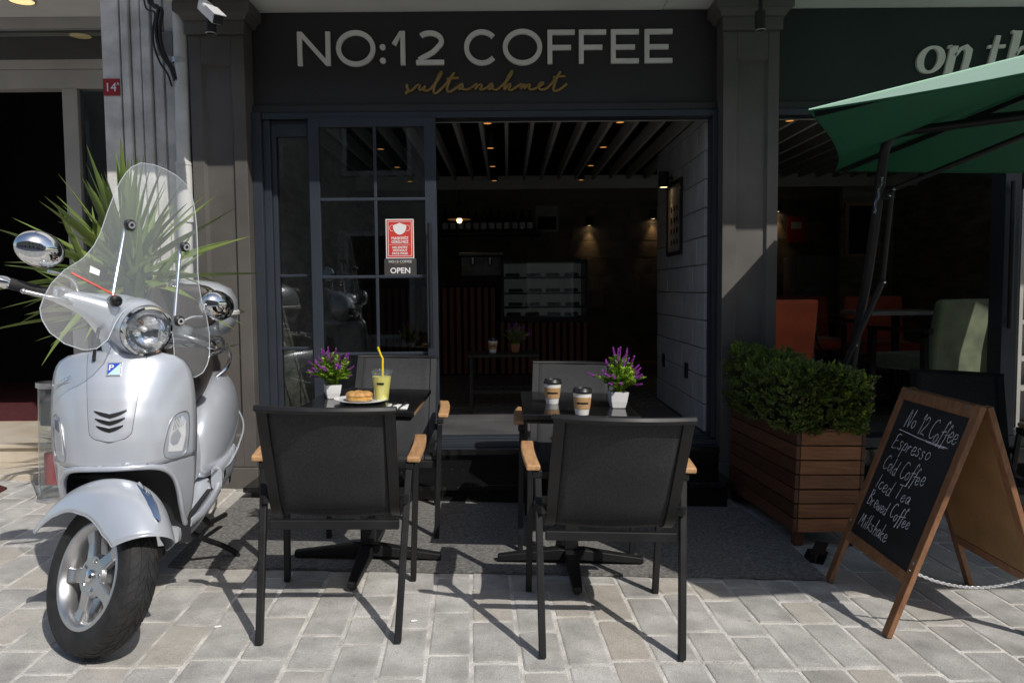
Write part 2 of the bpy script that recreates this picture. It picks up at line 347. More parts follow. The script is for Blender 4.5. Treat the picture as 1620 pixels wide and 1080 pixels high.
m_ceramic = pm('white_ceramic', (.78,.78,.79), .25, var=.03, coat=.4)
m_paper = pm('white_paper', (.80,.80,.79), .7, var=.02)
m_kraft = pm('kraft', (.48,.29,.135), .8, var=.08, vs=60)
m_juice = pm('lemonade', (.95,.83,.20), .25, var=.06, vs=20)
m_yellow = pm('yellow_straw', (.85,.62,.01), .4, var=.02)
m_bagel = pm('baked_crust', (.66,.40,.14), .6, var=.2, vs=45, c2=(.33,.13,.03), bump=.6, bs=90)
m_red = pm('red_print', (.62,.045,.035), .5, var=.02)
m_redplate = pm('red_enamel', (.33,.018,.025), .4, var=.08)
m_carpet = pm('red_carpet', (.085,.010,.014), .95, var=.25, vs=40, bump=.6, bs=200)
m_blue = pm('badge_blue', (.02,.07,.55), .3, var=.02)
m_ltblue = pm('badge_pale_blue', (.55,.75,.85), .3, var=.02)
m_marble = pm('cream_marble', (.58,.52,.43), .45, var=.12, vs=4, c2=(.50,.42,.32))
m_block = pm('limewashed_block', (.46,.455,.45), .85, var=.07, vs=6, bump=.5, bs=60, objrand=.05)
m_beam = pm('cream_beam', (.42,.40,.36), .7, var=.06)
m_wallst = pm('brown_stone_wall', (.21,.18,.145), .85, var=.2, vs=4, bump=.5, bs=25, objrand=.12)
m_wall2 = pm('brown_ledge_wall', (.34,.30,.25), .85, var=.22, vs=4, bump=.6, bs=18, stretch=(1, 1, 4))
m_floor = pm('dark_floor_tile', (.10,.10,.105), .45, var=.1, vs=3)
m_tile = pm('patterned_tile', (.12,.115,.105), .5, var=.1, vs=3)
m_slat = wood('counter_slat', (.24,.085,.045), (.40,.15,.08), (14, 14, 1.2), .5)
m_orange = pm('orange_velvet', (.52,.085,.022), .8, var=.12, vs=6, sheen=.4)
m_olive = pm('green_velvet', (.125,.155,.085), .8, var=.2, vs=6, sheen=.4)
m_warm = emit('warm_lamp', (1, .42, .10), .8)
m_bulb = emit('warm_bulb', (1, .72, .38), 6)
m_down = emit('recessed_downlight', (1, .76, .36), 1.1)
m_case = emit('display_case_light', (.95, .92, .85), .022)
m_leafy = leafmat('yucca_leaf', (.24,.31,.075), (.11,.18,.045), .38, .22, 4)
m_box = leafmat('boxwood_leaf', (.20,.27,.055), (.08,.13,.026), .45, .2, 9)
m_boxn = leafmat('boxwood_new_leaf', (.42,.52,.06), (.24,.36,.04), .45, .25, 9)
m_herb = leafmat('plastic_foliage', (.42,.60,.05), (.18,.37,.045), .5, .25, 30)
m_purple = leafmat('lavender_flower', (.45,.08,.50), (.27,.045,.36), .6, .2, 60)
m_soil = pm('soil', (.05,.03,.02), .95, var=.3, vs=60, bump=1, bs=150)
m_bark = pm('bark', (.12,.09,.06), .9, var=.25, vs=20, bump=.8, bs=40)
m_terra = pm('terracotta', (.32,.13,.07), .8, var=.1)
# ================================================================ ground
GT = TILT                                                     # everything on the street shares its fall
mb = MB(GT); mb.box(-45, 45, -40, 40, -.5, -.012)
st = struct(mb.build('street', m_street), 'grey stone street falling gently to the right')
mb = MB(GT); mb.box(-4.2, 4.2, 1.9, 5.3, -.3, -.0025)
pave = struct(mb.build('pavement', m_grout), 'grey granite paving with pale mortar joints')
PA = -.046                                                   # the paving courses run slightly askew to the shopfront
rs = random.Random(5)
def stone_mesh(w, l, k):
    b = MB(); q = []; c = rs.uniform(.005, .013)
    for (sx, sy) in ((1,1), (-1,1), (-1,-1), (1,-1)):
        for t in ((0, 1), (.35, .35), (1, 0)) if sx*sy > 0 else ((1, 0), (.35, .35), (0, 1)):
            q.append((sx*(w/2-c*t[0])+rs.uniform(-.0022,.0022), sy*(l/2-c*t[1])+rs.uniform(-.0022,.0022)))
    n = len(q); tz = [rs.uniform(-.0009,.0009) for _ in range(4)]
    inn = [(x*(1-.012/w), y*(1-.012/l)) for x, y in q]
    def top(x, y): return .002+.0012*rs.random()+tz[0]*x/w*2+tz[1]*y/l*2
    vs = [(x, y, -.012) for x, y in q]+[(x, y, -.0008) for x, y in q]+[(x, y, .0012+tz[0]*x/w*2+tz[1]*y/l*2) for x, y in inn]
    fs = []
    for i in range(n):
        j = (i+1) % n; fs += [(i, j, n+j, n+i), (n+i, n+j, 2*n+j, 2*n+i)]
    fs.append(tuple(range(2*n, 3*n))); b.add(vs, fs); return b.mesh('paving_stone', m_stone)
stones = []
ci = 0; x = -3.6
while x < 3.6:
    wd = rs.uniform(.140, .162); y = 1.95+rs.uniform(0, .36)
    while y < 5.1:
        ln = rs.uniform(.30, .40) if rs.random() > .14 else rs.uniform(.20, .27)
        cy = y+ln/2; cx = x+wd/2+PA*(cy-3.0); y += ln+.017
        d = Vector((cx, cy, gz(cx)))-CPOS
        px = CXP+FPX*d.dot(_r)/d.dot(_f); py = CYP-FPX*d.dot(_u)/d.dot(_f)
        vis = -25 < px < 1645 and py < 1100 and not (-1.45 < cx < 1.25 and 3.80 < cy < 5.2) and not (abs(cx) < 1.5 and cy > 4.9)
        stones.append((not vis, cy, cx, cy, wd, ln))
    x += wd+.016
stones.sort(); rest = MB(GT)
for i, (nv, _, cx, cy, wd, ln) in enumerate(stones):
    M = Matrix.Translation((cx, cy, rs.uniform(-.0012,.0008))) @ Matrix.Rotation(-PA+rs.uniform(-.006,.006), 4, 'Z')
    me = stone_mesh(wd, ln, i)
    if not nv and i < 300: inst('paving_stone', me, pave, GT @ M)
    else:
        rest.add([M @ v.co for v in me.vertices], [tuple(p.vertices) for p in me.polygons]); bpy.data.meshes.remove(me)
o = rest.build('outlying_paving_stones', m_stone, pave, 50); o['kind'] = 'stuff'
# doormat
mb = MB(GT); rm = random.Random(3)
fr = [(-1.56+3.01*i/60, 3.553+.006*rm.random()+(.006 if i % 7 == 0 else 0)) for i in range(61)]
out = fr+[(1.455, 4.3), (1.40, 4.742), (-1.62, 4.742), (-1.60, 4.1)]
mb.prism(out, lambda u, v, d: Vector((u, v, d)), .004, .015)
tag(mb.build('doormat', m_mat), 'long dark grey coil doormat under the two cafe tables', 'doormat')

# ================================================================ cafe building
YF = 5.17                                                     # shopfront plane
cafe = thing('cafe_building', 'dark grey cafe shopfront building with two panelled pilasters', 'building', (0, 5.17, 0))
CI = Matrix.Translation((0, -5.17, 0))
def cpart(mb, name, mat, smooth=None, bevel=0, parent=cafe):
    mb.T = Matrix(); mb.V = [tuple(CI @ Vector(v)) for v in mb.V] if parent in (cafe,) else mb.V
    return mb.build(name, mat, parent, smooth, bevel)
def pilaster(x0, x1, panel):
    zt = 3.055; b = MB(); b.box(x0, x1, 5.022, 5.34, -.15, zt)
    p = cpart(b, 'pilaster', m_pil, None, .003)
    a0, a1 = panel
    def sub(name, *bx, bev=.004):
        m = MB(CI)
        for q in bx: m.box(*q)
        return m.build(name, m_pil, p, None, bev)
    sub('stile', (x0-.002, a0, 5.0, 5.0218, .19, 2.868)); sub('stile', (a1, x1+.002, 5.0, 5.0218, .19, 2.868))
    sub('rail', (a0, a1, 5.0, 5.0218, .19, .388)); sub('rail', (a0, a1, 5.0, 5.0218, 2.694, 2.868))
    # sloped inner moulding of the sunk panel
    m = MB(CI); t = .014
    for (u0, u1) in ((a0, a0+t), (a1-t, a1)): m.add([(u0 if u0 == a0 else u1, 5.004, .388), (u1 if u0 == a0 else u0, 5.0215, .388+t), (u1 if u0 == a0 else u0, 5.0215, 2.694-t), (u0 if u0 == a0 else u1, 5.004, 2.694)], [(0,1,2,3)])
    for (z0, z1) in ((.388, .388+t), (2.694, 2.694-t)): m.add([(a0, 5.004, z0), (a1, 5.004, z0), (a1-t, 5.0215, z1), (a0+t, 5.0215, z1)], [(0,1,2,3)])
    m.build('panel_moulding', m_pil, p)
    sub('plinth', (x0-.014, x1+.014, 4.985, 5.0, -.15, .19), bev=.006)
    sub('necking', (x0-.014, x1+.014, 4.972, 5.02, 2.868, 2.945), bev=.004)
    m = MB(CI); pr = [(0, 2.945), (.012, 2.95), (.02, 2.97), (.038, 2.985), (.05, 2.99), (.05, 3.035), (.044, 3.0545)]
    secs = [[(x0-.014-d, 4.972-d, z), (x1+.014+d, 4.972-d, z), (x1+.014+d, 5.165, z), (x0-.014-d, 5.165, z)] for d, z in pr]
    m.loft(secs); m.build('capital', m_pil, p, None, 0)
    return p
pilaster(-1.939, -1.605, (-1.868, -1.682)); pilaster(1.346, 1.688, (1.427, 1.620))
b = MB(); b.box(-1.605, 1.346, YF, 5.34, 2.445, 3.056); cpart(b, 'fascia', m_fascia, None, .002)
b = MB(); b.box(-1.605, 1.346, 5.135, YF-.001, 2.425, 2.475); cpart(b, 'fascia_moulding', m_fascia, None, .006)
m_fascia_g = pm('green_black_fascia', (.014,.026,.024), .5, var=.08, vs=2)
b = MB(); b.box(1.688, 4.6, YF, 5.34, 2.445, 3.056); cpart(b, 'fascia', m_fascia_g, None, .002)
b = MB(); b.box(1.688, 4.6, 5.135, YF-.001, 2.425, 2.475); cpart(b, 'fascia_moulding', m_fascia_g, None, .006)
b = MB(); b.box(-2.06, 1.0, 4.19, 5.34, 3.058, 3.28); cpart(b, 'balcony_slab', m_soffit, None, .01)
b = MB(); b.box(1.002, 4.9, 3.83, 5.34, 3.06, 3.28); cpart(b, 'balcony_slab', m_soffit, None, .01)
b = MB(); b.box(-2.06, 4.9, 5.0, 5.34, 3.282, 8.5); cpart(b, 'upper_wall', m_colw)
b = MB(); b.box(-2.06, 1.0, 4.19, 4.31, 3.282, 4.2); cpart(b, 'added_parapet', m_soffit)  # parapet added out of view to keep direct sun off the column
b = MB(); b.box(1.002, 4.9, 3.83, 3.95, 3.282, 4.2); cpart(b, 'added_parapet', m_soffit)  # same unseen parapet repeated on the deeper slab

# steps
sg = thing('entrance_step', 'black granite entrance step with a projecting tread below the cafe door', 'step', (0, 4.9, 0))
def sp(parent, name, mat, *bx, bev=.003, off=(0,-4.9,0)):
    m = MB(Matrix.Translation(off))
    for q in bx: m.box(*q)
    return m.build(name, mat, parent, None, bev)
sp(sg, 'tread', m_granite, (-1.593, 1.343, 4.70, 5.06, .102, .132))
sp(sg, 'lower_riser', m_granite, (-1.56, 1.318, 4.745, 5.05, -.12, .1015))
sp(sg, 'upper_riser', m_granite, (-1.602, 1.344, 5.0605, 5.3, -.1, .252))
sg2 = thing('window_step', 'dark granite step below the open right-hand shop window', 'step', (0, 4.9, 0))
sp(sg2, 'tread', m_granite, (1.70, 4.4, 4.74, 5.06, .05, .08))
sp(sg2, 'lower_riser', m_granite, (1.72, 4.4, 4.775, 5.05, -.3, .0495))
sp(sg2, 'upper_riser', m_granite, (1.691, 4.4, 5.0605, 5.3, -.1, .252))

# door surround
df = thing('door_surround', 'blue grey aluminium door frame with threshold track around the cafe entrance', 'door frame', (0, 5.17, .25))
def dp(parent, name, mat, *bx, bev=.003, off=(0,-5.17,-.25)): return sp(parent, name, mat, *bx, bev=bev, off=off)
dp(df, 'jamb', m_frame, (-1.604, -1.545, 5.10, 5.25, .325, 2.424), (-1.545, -1.50, 5.14, 5.22, .325, 2.424))
dp(df, 'jamb', m_frame, (1.313, 1.345, 5.12, 5.25, .325, 2.424))
dp(df, 'head_track', m_frame, (-1.545, 1.313, 5.12, 5.25, 2.385, 2.424))
dp(df, 'threshold', m_frame, (-1.60, 1.345, 5.045, 5.30, .2525, .285), (-1.60, 1.345, 5.085, 5.13, .2855, .318), (-1.60, 1.345, 5.14, 5.19, .2855, .322), (-1.60, 1.345, 5.20, 5.30, .2855, .330))
dp(df, 'nosing', m_granite, (-1.60, 1.345, 5.028, 5.0445, .245, .284))

def framed_glass(name, label, cat, x0, x1, z0, z1, yf, yb, st, top, bot, bars_z, bars_x, rights=None):
    g = thing(name, label, cat, (x0, (yf+yb)/2, z0)); off = (-x0, -(yf+yb)/2, -z0); ym = (yf+yb)/2; rs_ = rights or st
    dp(g, 'stile', m_frame, (x0, x0+st, yf, yb, z0, z1), off=off); dp(g, 'stile', m_frame, (x1-rs_, x1, yf, yb, z0, z1), off=off)
    dp(g, 'rail', m_frame, (x0+st, x1-rs_, yf, yb, z1-top, z1), off=off); dp(g, 'rail', m_frame, (x0+st, x1-rs_, yf, yb, z0, z0+bot), off=off)
    xs = [x0+st]+list(bars_x)+[x1-rs_]; zs = [z0+bot]+list(bars_z)+[z1-top]
    for z in bars_z: dp(g, 'glazing_bar', m_frame, (x0+st, x1-rs_, ym-.022, ym-.006, z-.010, z+.010), bev=.004, off=off)
    for xb in bars_x:
        for i in range(len(zs)-1): dp(g, 'glazing_bar', m_frame, (xb-.010, xb+.010, ym-.021, ym-.006, zs[i]+.0105*(i > 0), zs[i+1]-.0105*(i < len(zs)-2)), bev=.004, off=off)
    for i in range(len(xs)-1):
        for j in range(len(zs)-1): dp(g, 'pane', m_glass, (xs[i]+.001, xs[i+1]-.001, ym-.003, ym+.003, zs[j]+.001, zs[j+1]-.001), bev=0, off=off)
    return g
framed_glass('side_window', 'narrow fixed side window of the cafe left of the sliding door', 'window', -1.499, -1.25, .331, 2.384, 5.165, 5.215, .03, .10, .10, (.93, 1.40), (), .02)
door = framed_glass('sliding_door', 'blue grey sliding glass door leaf with eight panes', 'door', -1.248, -.446, .326, 2.384, 5.10, 5.15, .066, .055, .09, (.895, 1.387, 1.877), (-.832,), .072)
m = MB(Matrix.Translation((1.248, -5.125, -.326)))
m.tube([(-.487, 5.045, .93), (-.487, 5.045, 1.72)], .013, 12); m.cyl((-.487, 5.045, .98), (-.487, 5.10, .98), .008); m.cyl((-.487, 5.045, 1.67), (-.487, 5.10, 1.67), .008)
m.build('handle', m_blackm, door, 40)

# ---- signs stuck on the door glass
yS = 5.1135
ns = thing('mask_notice', 'red face mask notice with white border stuck on the door glass', 'sign', (-.683, yS, 1.50))
def flat(mb): return mb
x0, x1, z0, z1 = -.772, -.594, 1.503, 1.752; O = Matrix.Translation((.683, -yS, -1.50))
m = MB(O); m.box(x0, x1, yS, yS+.003, z0, z1); m.build('sheet', m_paper, ns)
m = MB(O); m.box(x0+.006, x1-.006, yS-.0012, yS-.0002, z0+.006, z1-.006); m.build('red_field', m_red, ns)
m = MB(O)
for q in ((x0+.014, x1-.014, z1-.017, z1-.014), (x0+.014, x1-.014, z0+.014, z0+.017), (x0+.014, x0+.0168, z0+.0172, z1-.0172), (x1-.0168, x1-.014, z0+.0172, z1-.0172), (x0+.022, x1-.022, 1.589, 1.5905)):
    m.box(q[0], q[1], yS-.0024, yS-.0014, q[2], q[3])
m.build('border', m_paper, ns)
m = MB(O); xc = (x0+x1)/2
fn = lambda u, v, d: Vector((u, yS-.0014-d, v))
m.prism([(xc-.042, 1.712), (xc-.014, 1.722), (xc, 1.728), (xc+.014, 1.722), (xc+.042, 1.712), (xc+.041, 1.69), (xc+.030, 1.668), (xc+.014, 1.656), (xc, 1.653), (xc-.014, 1.656), (xc-.030, 1.668), (xc-.041, 1.69)], fn, 0, .001)
for s in (-1, 1): m.ribbon([(xc+s*.042, 1.711), (xc+s*.055, 1.712), (xc+s*.063, 1.705), (xc+s*.064, 1.690), (xc+s*.057, 1.678), (xc+s*.040, 1.676)], .002, fn, 0, .001)
m.build('mask_picture', m_paper, ns)
m = MB(O)
for t, z, s in (('MASKESİZ', 1.623, .0205), ('GİRİLMEZ', 1.599, .0205), ('NO ENTRY', 1.566, .017), ('WITHOUT', 1.547, .017), ('FACE MASK', 1.528, .017)):
    text_mb(t, s*1.15, .0004, m, lambda a, b_, c, z=z: Vector((xc+a, yS-.0019-c, z+b_)), weight=.0006)
m.build('lettering', m_paper, ns)
os_ = thing('open_sign', 'small charcoal OPEN sign under the red mask notice', 'sign', (-.683, yS, 1.40))
O = Matrix.Translation((.683, -yS, -1.40)); m = MB(O); m.box(-.785, -.580, yS-.0005, yS+.003, 1.397, 1.501); m.build('plate', pm('charcoal_plate', (.05,.047,.047), .6), os_)
m = MB(O); text_mb('OPEN', .050, .0005, m, lambda a, b_, c: Vector((-.683+a, yS-.0018-c, 1.409+b_)), weight=.0012); text_mb('NO:12 COFFEE', .0225, .0004, m, lambda a, b_, c: Vector((-.683+a, yS-.0018-c, 1.475+b_)))
m.build('lettering', m_paper, os_)
m = MB(O); m.tube(spline([(-.72+.075*i/14, yS-.0014, 1.466+(.003 if i % 2 else -.003)) for i in range(15)], 3), .0009, 5); m.build('script', m_sign_b, os_)

# ---- NO:12 COFFEE, one mesh per letter
sgn = thing('cafe_sign', 'raised pale letters NO:12 COFFEE on the dark fascia', 'sign', (0, YF, 2.72))
ZB0, HL, TK = 2.722, .210, .030
def fnl(u, v, d): return Vector((u, -d, v-2.72))
def poly_letter(pts, x, dx=1): m = MB(); m.prism([(x+a*dx, ZB0+b*HL) for a, b in pts], fnl, .0006, .022); m.build('letter', m_sign_w, sgn, None, .0012)
def rib_letter(paths, closed=False):
    m = MB()
    for p in paths: m.ribbon(p, TK, fnl, .0006, .022, closed)
    m.build('letter', m_sign_w, sgn, None, 0)
def LX(px): return PY(px, 78, YF).x
t = TK/HL
def N_(x, w): a = .030; poly_letter([(0,0), (a,0), (a,.80), (w-a,0), (w,0), (w,1), (w-a,1), (w-a,.20), (a,1), (0,1)], x)
def E_(x, w, mid=True, bot=True):
    a = TK
    q = [(0,0), (w if bot else a, 0)]
    q += [(w, t), (a, t)] if bot else []
    q += [(a, .5-t*.5-.02), (w*.86, .5-t*.5-.02), (w*.86, .5+t*.5-.02), (a, .5+t*.5-.02), (a, 1-t), (w, 1-t), (w, 1), (0, 1)]
    poly_letter(q, x)
def O_(x0, x1): cx = (x0+x1)/2; rx = (x1-x0)/2-TK/2; rib_letter([arc(cx, ZB0+HL/2, rx, HL/2+.003-TK/2+.004, 0, 352.5, 47)], True)
N_(LX(471.5), LX(523.5)-LX(471.5)); O_(LX(532.5), LX(594.5))
for dz in (.028, .112):
    m = MB(); m.prism(arc(LX(606), ZB0+dz, .0185, .0185, 0, 350, 23), fnl, .0006, .022); m.build('letter', m_sign_w, sgn, None, .001)
xl = LX(641.5); poly_letter([(0,0), (-.03,0), (-.03,.82), (-.059,.56), (-.084,.64), (-.033,1), (0,1)], xl)
xa, xb = LX(658.5), LX(702.5); w2 = xb-xa
p2 = [(xa+.012, ZB0+HL-.042)]+[(xa+w2*.5+(w2/2-.015)*math.cos(R(a)), ZB0+HL*.70+HL*.235*math.sin(R(a))) for a in range(140, -46, -12)]
p2 += [(xa+w2*.60, ZB0+HL*.37), (xa+w2*.28, ZB0+HL*.23), (xa+.018, ZB0+HL*.145)]
m = MB(); m.ribbon(spline(p2[1:], 2), TK, fnl, .0006, .022); m.box(xa, xb, -.0215, -.0006, ZB0-2.72, ZB0-2.72+TK); m.build('letter', m_sign_w, sgn, None, 0)
cx0, cx1 = LX(735.5), LX(789.5); rx = .108
rib_letter([arc(cx0+rx, ZB0+HL/2, rx-TK/2+.004, HL/2-TK/2+.006, 42, 318, 40)])
O_(LX(795.5), LX(857.5)); E_(LX(866), LX(909)-LX(866), bot=False); E_(LX(915.5), LX(958.5)-LX(915.5), bot=False); E_(LX(966), LX(1010)-LX(966)); E_(LX(1019), LX(1063)-LX(1019))
# script line, traced stroke
def SX(u, v): p = PY(620+u/5.4, 80+v/5.4, YF-.01); return (p.x, -.0105, p.z-2.5)
scr = thing('script_sign', 'bronze handwritten word under the pale cafe letters', 'sign', (0, YF, 2.5))
st1 = [(128,375),(120,362),(130,352),(142,358),(140,335),(125,310),(132,290),(128,305),(150,348),(185,330),(215,300),(238,300),(232,330),(255,335),(285,305),(272,335),(292,345),(330,330),(375,275),(415,215),(425,188),(412,196),(385,250),(360,320),(358,355),(375,368),(410,340),(460,290),(505,225),(530,190),(505,235),(478,300),(472,340),(490,356),(530,335),(575,300),(605,290),(590,290),(570,315),(585,330),(608,300),(600,325),(625,335),(670,325),(715,290),(725,298),(712,330),(740,300),(762,292),(765,310),(752,330),(775,335),(815,315),(860,288),(842,290),(820,315),(838,330),(862,298),(860,328),(895,335),(940,300),(990,250),(1020,205),(1028,178),(1015,185),(985,240),(962,305),(960,335),(985,305),(1010,288),(1008,310),(998,332),(1020,340),(1060,315),(1100,290),(1110,295),(1098,328),(1125,298),(1140,295),(1132,325),(1160,298),(1178,295),(1170,322),(1195,335),(1240,318),(1285,290),(1288,275),(1262,285),(1255,315),(1275,335),(1320,325),(1370,275),(1420,210),(1440,180),(1410,235),(1385,300),(1378,335),(1395,347),(1440,330),(1495,285)]
m = MB(); m.tube(spline([SX(*p) for p in st1], 4), .0088, 8); m.build('handwriting', m_sign_b, scr, 60)
for a, b_ in (((468,244), (572,236)), ((1375,232), (1482,220))):
    m = MB(); m.tube([SX(*a), SX((a[0]+b_[0])/2, (a[1]+b_[1])/2-3), SX(*b_)], .0085, 8); m.build('cross_stroke', m_sign_b, scr, 60)
# neighbouring sign 'on the ...', bold italic serif letters
osg = thing('parasol_side_sign', 'large white italic serif letters on the green black fascia', 'sign', (2.6, YF, 2.64))
def fni(u, v, d): return Vector((u+.22*v, -d, v))
XH = .178
def rib2(name, *rb):
    m = MB()
    for pts, wd, cl in rb: m.ribbon(pts, wd, fni, .0006, .022, cl)
    m.build('letter', m_sign_w, osg)
oo = arc(.085, XH/2, .066, XH/2-.012, 0, 350, 35); rib2('o', (oo, [.016+.030*abs(math.cos(R(10*i)))**1.5 for i in range(36)], True))
def stem(x, z0, z1): return ([(x, z0), (x, z1)], .050, False)
def arch(x): return ([(x+.02, XH*.62), (x+.045, XH*.88), (x+.075, XH*.93), (x+.1, XH*.80), (x+.102, XH*.5), (x+.098, .03), (x+.112, .014), (x+.135, .03)], [.02,.022,.03,.04,.043,.042,.026,.014], False)
rib2('n', stem(.215, 0, XH*.97), ([(.175, XH*.93), (.2, XH*.96)], .018, False), arch(.215))
rib2('t', ([(.48, XH*1.32), (.475, .05), (.49, .015), (.525, .03)], [.03,.043,.034,.014], False), ([(.43, XH*.93), (.453, XH*.94)], .02, False), ([(.498, XH*.94), (.54, XH*.95)], .02, False))
rib2('h', stem(.60, 0, XH*1.48), ([(.56, XH*1.43), (.575, XH*1.46)], .018, False), arch(.60))
rib2('e', (arc(.91, XH/2, .062, XH/2-.012, 20, 320, 30), [.018+.026*abs(math.cos(R(10*i))) for i in range(31)], False), ([(.87, XH*.52), (.95, XH*.56)], .018, False))
# ================================================================ inside the cafe
FZ = .333
b = MB(); b.box(-1.62, 4.4, 5.31, 10.6, -.1, FZ-.004)
ifl = struct(b.build('interior_floor', m_floor), 'dark cafe floor')
# large dark entry tiles with pale joints
for i, (xa, xb) in enumerate(((-1.6, -1.205), (-1.2, -.405), (-.4, .395), (.4, 1.29), (1.70, 2.395), (2.4, 3.195), (3.2, 4.0))):
    for (ya, yb) in ((5.312, 5.86), (5.865, 6.42)):
        m = MB(); m.box(xa, xb, ya, yb, FZ-.0035, FZ); m.build('floor_tile', m_floor, ifl, None, .0008)
def patt(name):
    m, n, l, bs = newmat(name); tc = n.new('ShaderNodeTexCoord'); mp = n.new('ShaderNodeMapping'); mp.inputs['Scale'].default_value = (5, 5, 5); l.new(tc.outputs['Object'], mp.inputs[0])
    v = n.new('ShaderNodeTexVoronoi'); v.inputs['Scale'].default_value = 1; v.inputs['Randomness'].default_value = 0; l.new(mp.outputs[0], v.inputs[0])
    mt = n.new('ShaderNodeMath'); mt.operation = 'MULTIPLY'; mt.inputs[1].default_value = 26; l.new(v.outputs['Distance'], mt.inputs[0])
    sn = n.new('ShaderNodeMath'); sn.operation = 'SINE'; l.new(mt.outputs[0], sn.inputs[0])
    gt = n.new('ShaderNodeMath'); gt.operation = 'GREATER_THAN'; gt.inputs[1].default_value = .15; l.new(sn.outputs[0], gt.inputs[0])
    mx = n.new('ShaderNodeMix'); mx.data_type = 'RGBA'; l.new(gt.outputs[0], mx.inputs[0]); mx.inputs[6].default_value = (.035,.035,.035,1); mx.inputs[7].default_value = (.26,.25,.23,1); l.new(mx.outputs[2], bs.inputs['Base Color']); bs.inputs['Roughness'].default_value = .4
    return m
m_patt = patt('patterned_cement_tile')
b = MB(); b.box(-1.6, 4.38, 6.423, 10.59, FZ-.0035, FZ-.0005); b.build('patterned_tiling', m_patt, ifl)
b = MB(); b.box(-1.62, 4.4, 5.35, 10.6, 2.78, 2.9); struct(b.build('ceiling', m_dark))
b = MB(); b.box(-1.6, 4.38, 8.55, 10.58, 2.44, 2.50); struct(b.build('lower_ceiling', m_beam), 'cream dropped ceiling over the counter')
b = MB(); b.box(-1.75, -1.62, 5.30, 10.7, -.1, 2.9); struct(b.build('wall_left', m_wall2))
b = MB(); b.box(4.4, 4.55, 5.35, 10.7, -.1, 2.9); struct(b.build('wall_right', m_wall2))
b = MB(); b.box(-1.75, 4.55, 10.6, 10.75, -.1, 2.9); wb = struct(b.build('wall_back', m_wallst), 'dim brown stone back wall of the cafe')
# courses of stone on the back wall, large enough to tell apart where lamps graze them
rb = random.Random(8); z = 1.05
me_cache = {}
while z < 2.40:
    x = .95+rb.uniform(-.3, 0)
    while x < 4.3:
        k = rb.choice((.42, .55, .7))
        if k not in me_cache:
            q = MB(); q.box(-k/2+.003, k/2-.003, -.018, 0, 0, .215); me_cache[k] = q.mesh('stone_block', m_wallst)
        inst('stone_block', me_cache[k], wb, Matrix.Translation((x+k/2, 10.598-rb.uniform(0, .008), z))); x += k
    z += .22
# ceiling beams
bw = MB(); bw.box(-.013, .013, 5.36, 8.549, 0, .105); bme = bw.mesh('ceiling_beam', m_beam)
cl = bpy.data.objects['ceiling']
for i in range(31): inst('ceiling_beam', bme, cl, Matrix.Translation((-1.46+.183*i, 0, 2.452)))
b = MB(); b.box(-1.5, 4.3, 5.342, 5.358, 2.40, 2.475); b.build('beam_trim', m_beam, cl)
b = MB(); b.box(-1.6, 4.38, 8.552, 8.57, 2.36, 2.4395); b.build('bulkhead', m_beam, cl)
# wall of limewashed blocks right of the entrance
b = MB(); b.box(1.322, 1.67, 5.26, 6.93, -.1, 2.78); bwall = struct(b.build('block_wall', m_wallst), 'wall of pale limewashed blocks inside the entrance')
blk = {}
for r_ in range(13):
    zz = FZ+.007+.1855*r_; y = 5.262
    first = .33 if r_ % 2 else .22
    for k in [first, .44, .44, .44, .44]:
        L = min(k, 6.93-y)
        if L < .05: break
        h = min(.180, 2.44-zz)
        if h < .03: break
        key = (round(L, 2), round(h, 3))
        if key not in blk: q = MB(); q.box(-.022, 0, 0, L-.006, 0, h); blk[key] = q.mesh('wall_block', m_block)
        o = inst('wall_block', blk[key], bwall, Matrix.Translation((1.3215-rb.uniform(0, .003), y, zz))); y += L
for o in [o for o in bpy.data.objects if o.name.startswith('wall_block')]:
    md = o.modifiers.new('b', 'BEVEL'); md.width = .004; md.segments = 1
for i, (yy, zz) in enumerate(((5.75, .70), (6.6, .70))):
    s_ = thing('wall_socket', ('black socket plate low on the pale block wall, nearer the street', 'black socket plate low on the pale block wall, farther inside')[i], 'socket', (1.297, yy, zz), 0, 'sockets on the block wall')
    q = MB(); q.box(-.012, .0, -.04, .04, -.055, .055); q.build('plate', m_black, s_, None, .004); q = MB(); q.box(-.015, -.0122, -.02, .02, -.02, .02); q.build('insert', m_blackm, s_)
# downlights
k = 0
rows = ('left of the door mullion', 'above the bar', 'near the block wall', 'over the right-hand seating')
for ix, xx in enumerate((-1.0, -.125, .775, 1.93)):
    for iy, yy in enumerate((5.49, 6.44, 7.39, 8.35)):
        d = thing('downlight', 'small black ceiling downlight %s, %s from the street' % (rows[ix], ('first', 'second', 'third', 'fourth')[iy]), 'light', (xx, yy, 2.42), 0, 'black downlights between the cafe ceiling beams')
        q = MB(); q.lathe([(.028, .006), (.034, 0), (.034, .12), (.0, .12)], 16); q.cyl((0,0,.1201), (0,0,.36), .006); q.build('housing', m_black, d, 40)
        q = MB(); q.lathe([(0, .003), (.027, .003), (.027, .006), (0, .006)], 16); q.build('lamp', m_warm, d, 40)
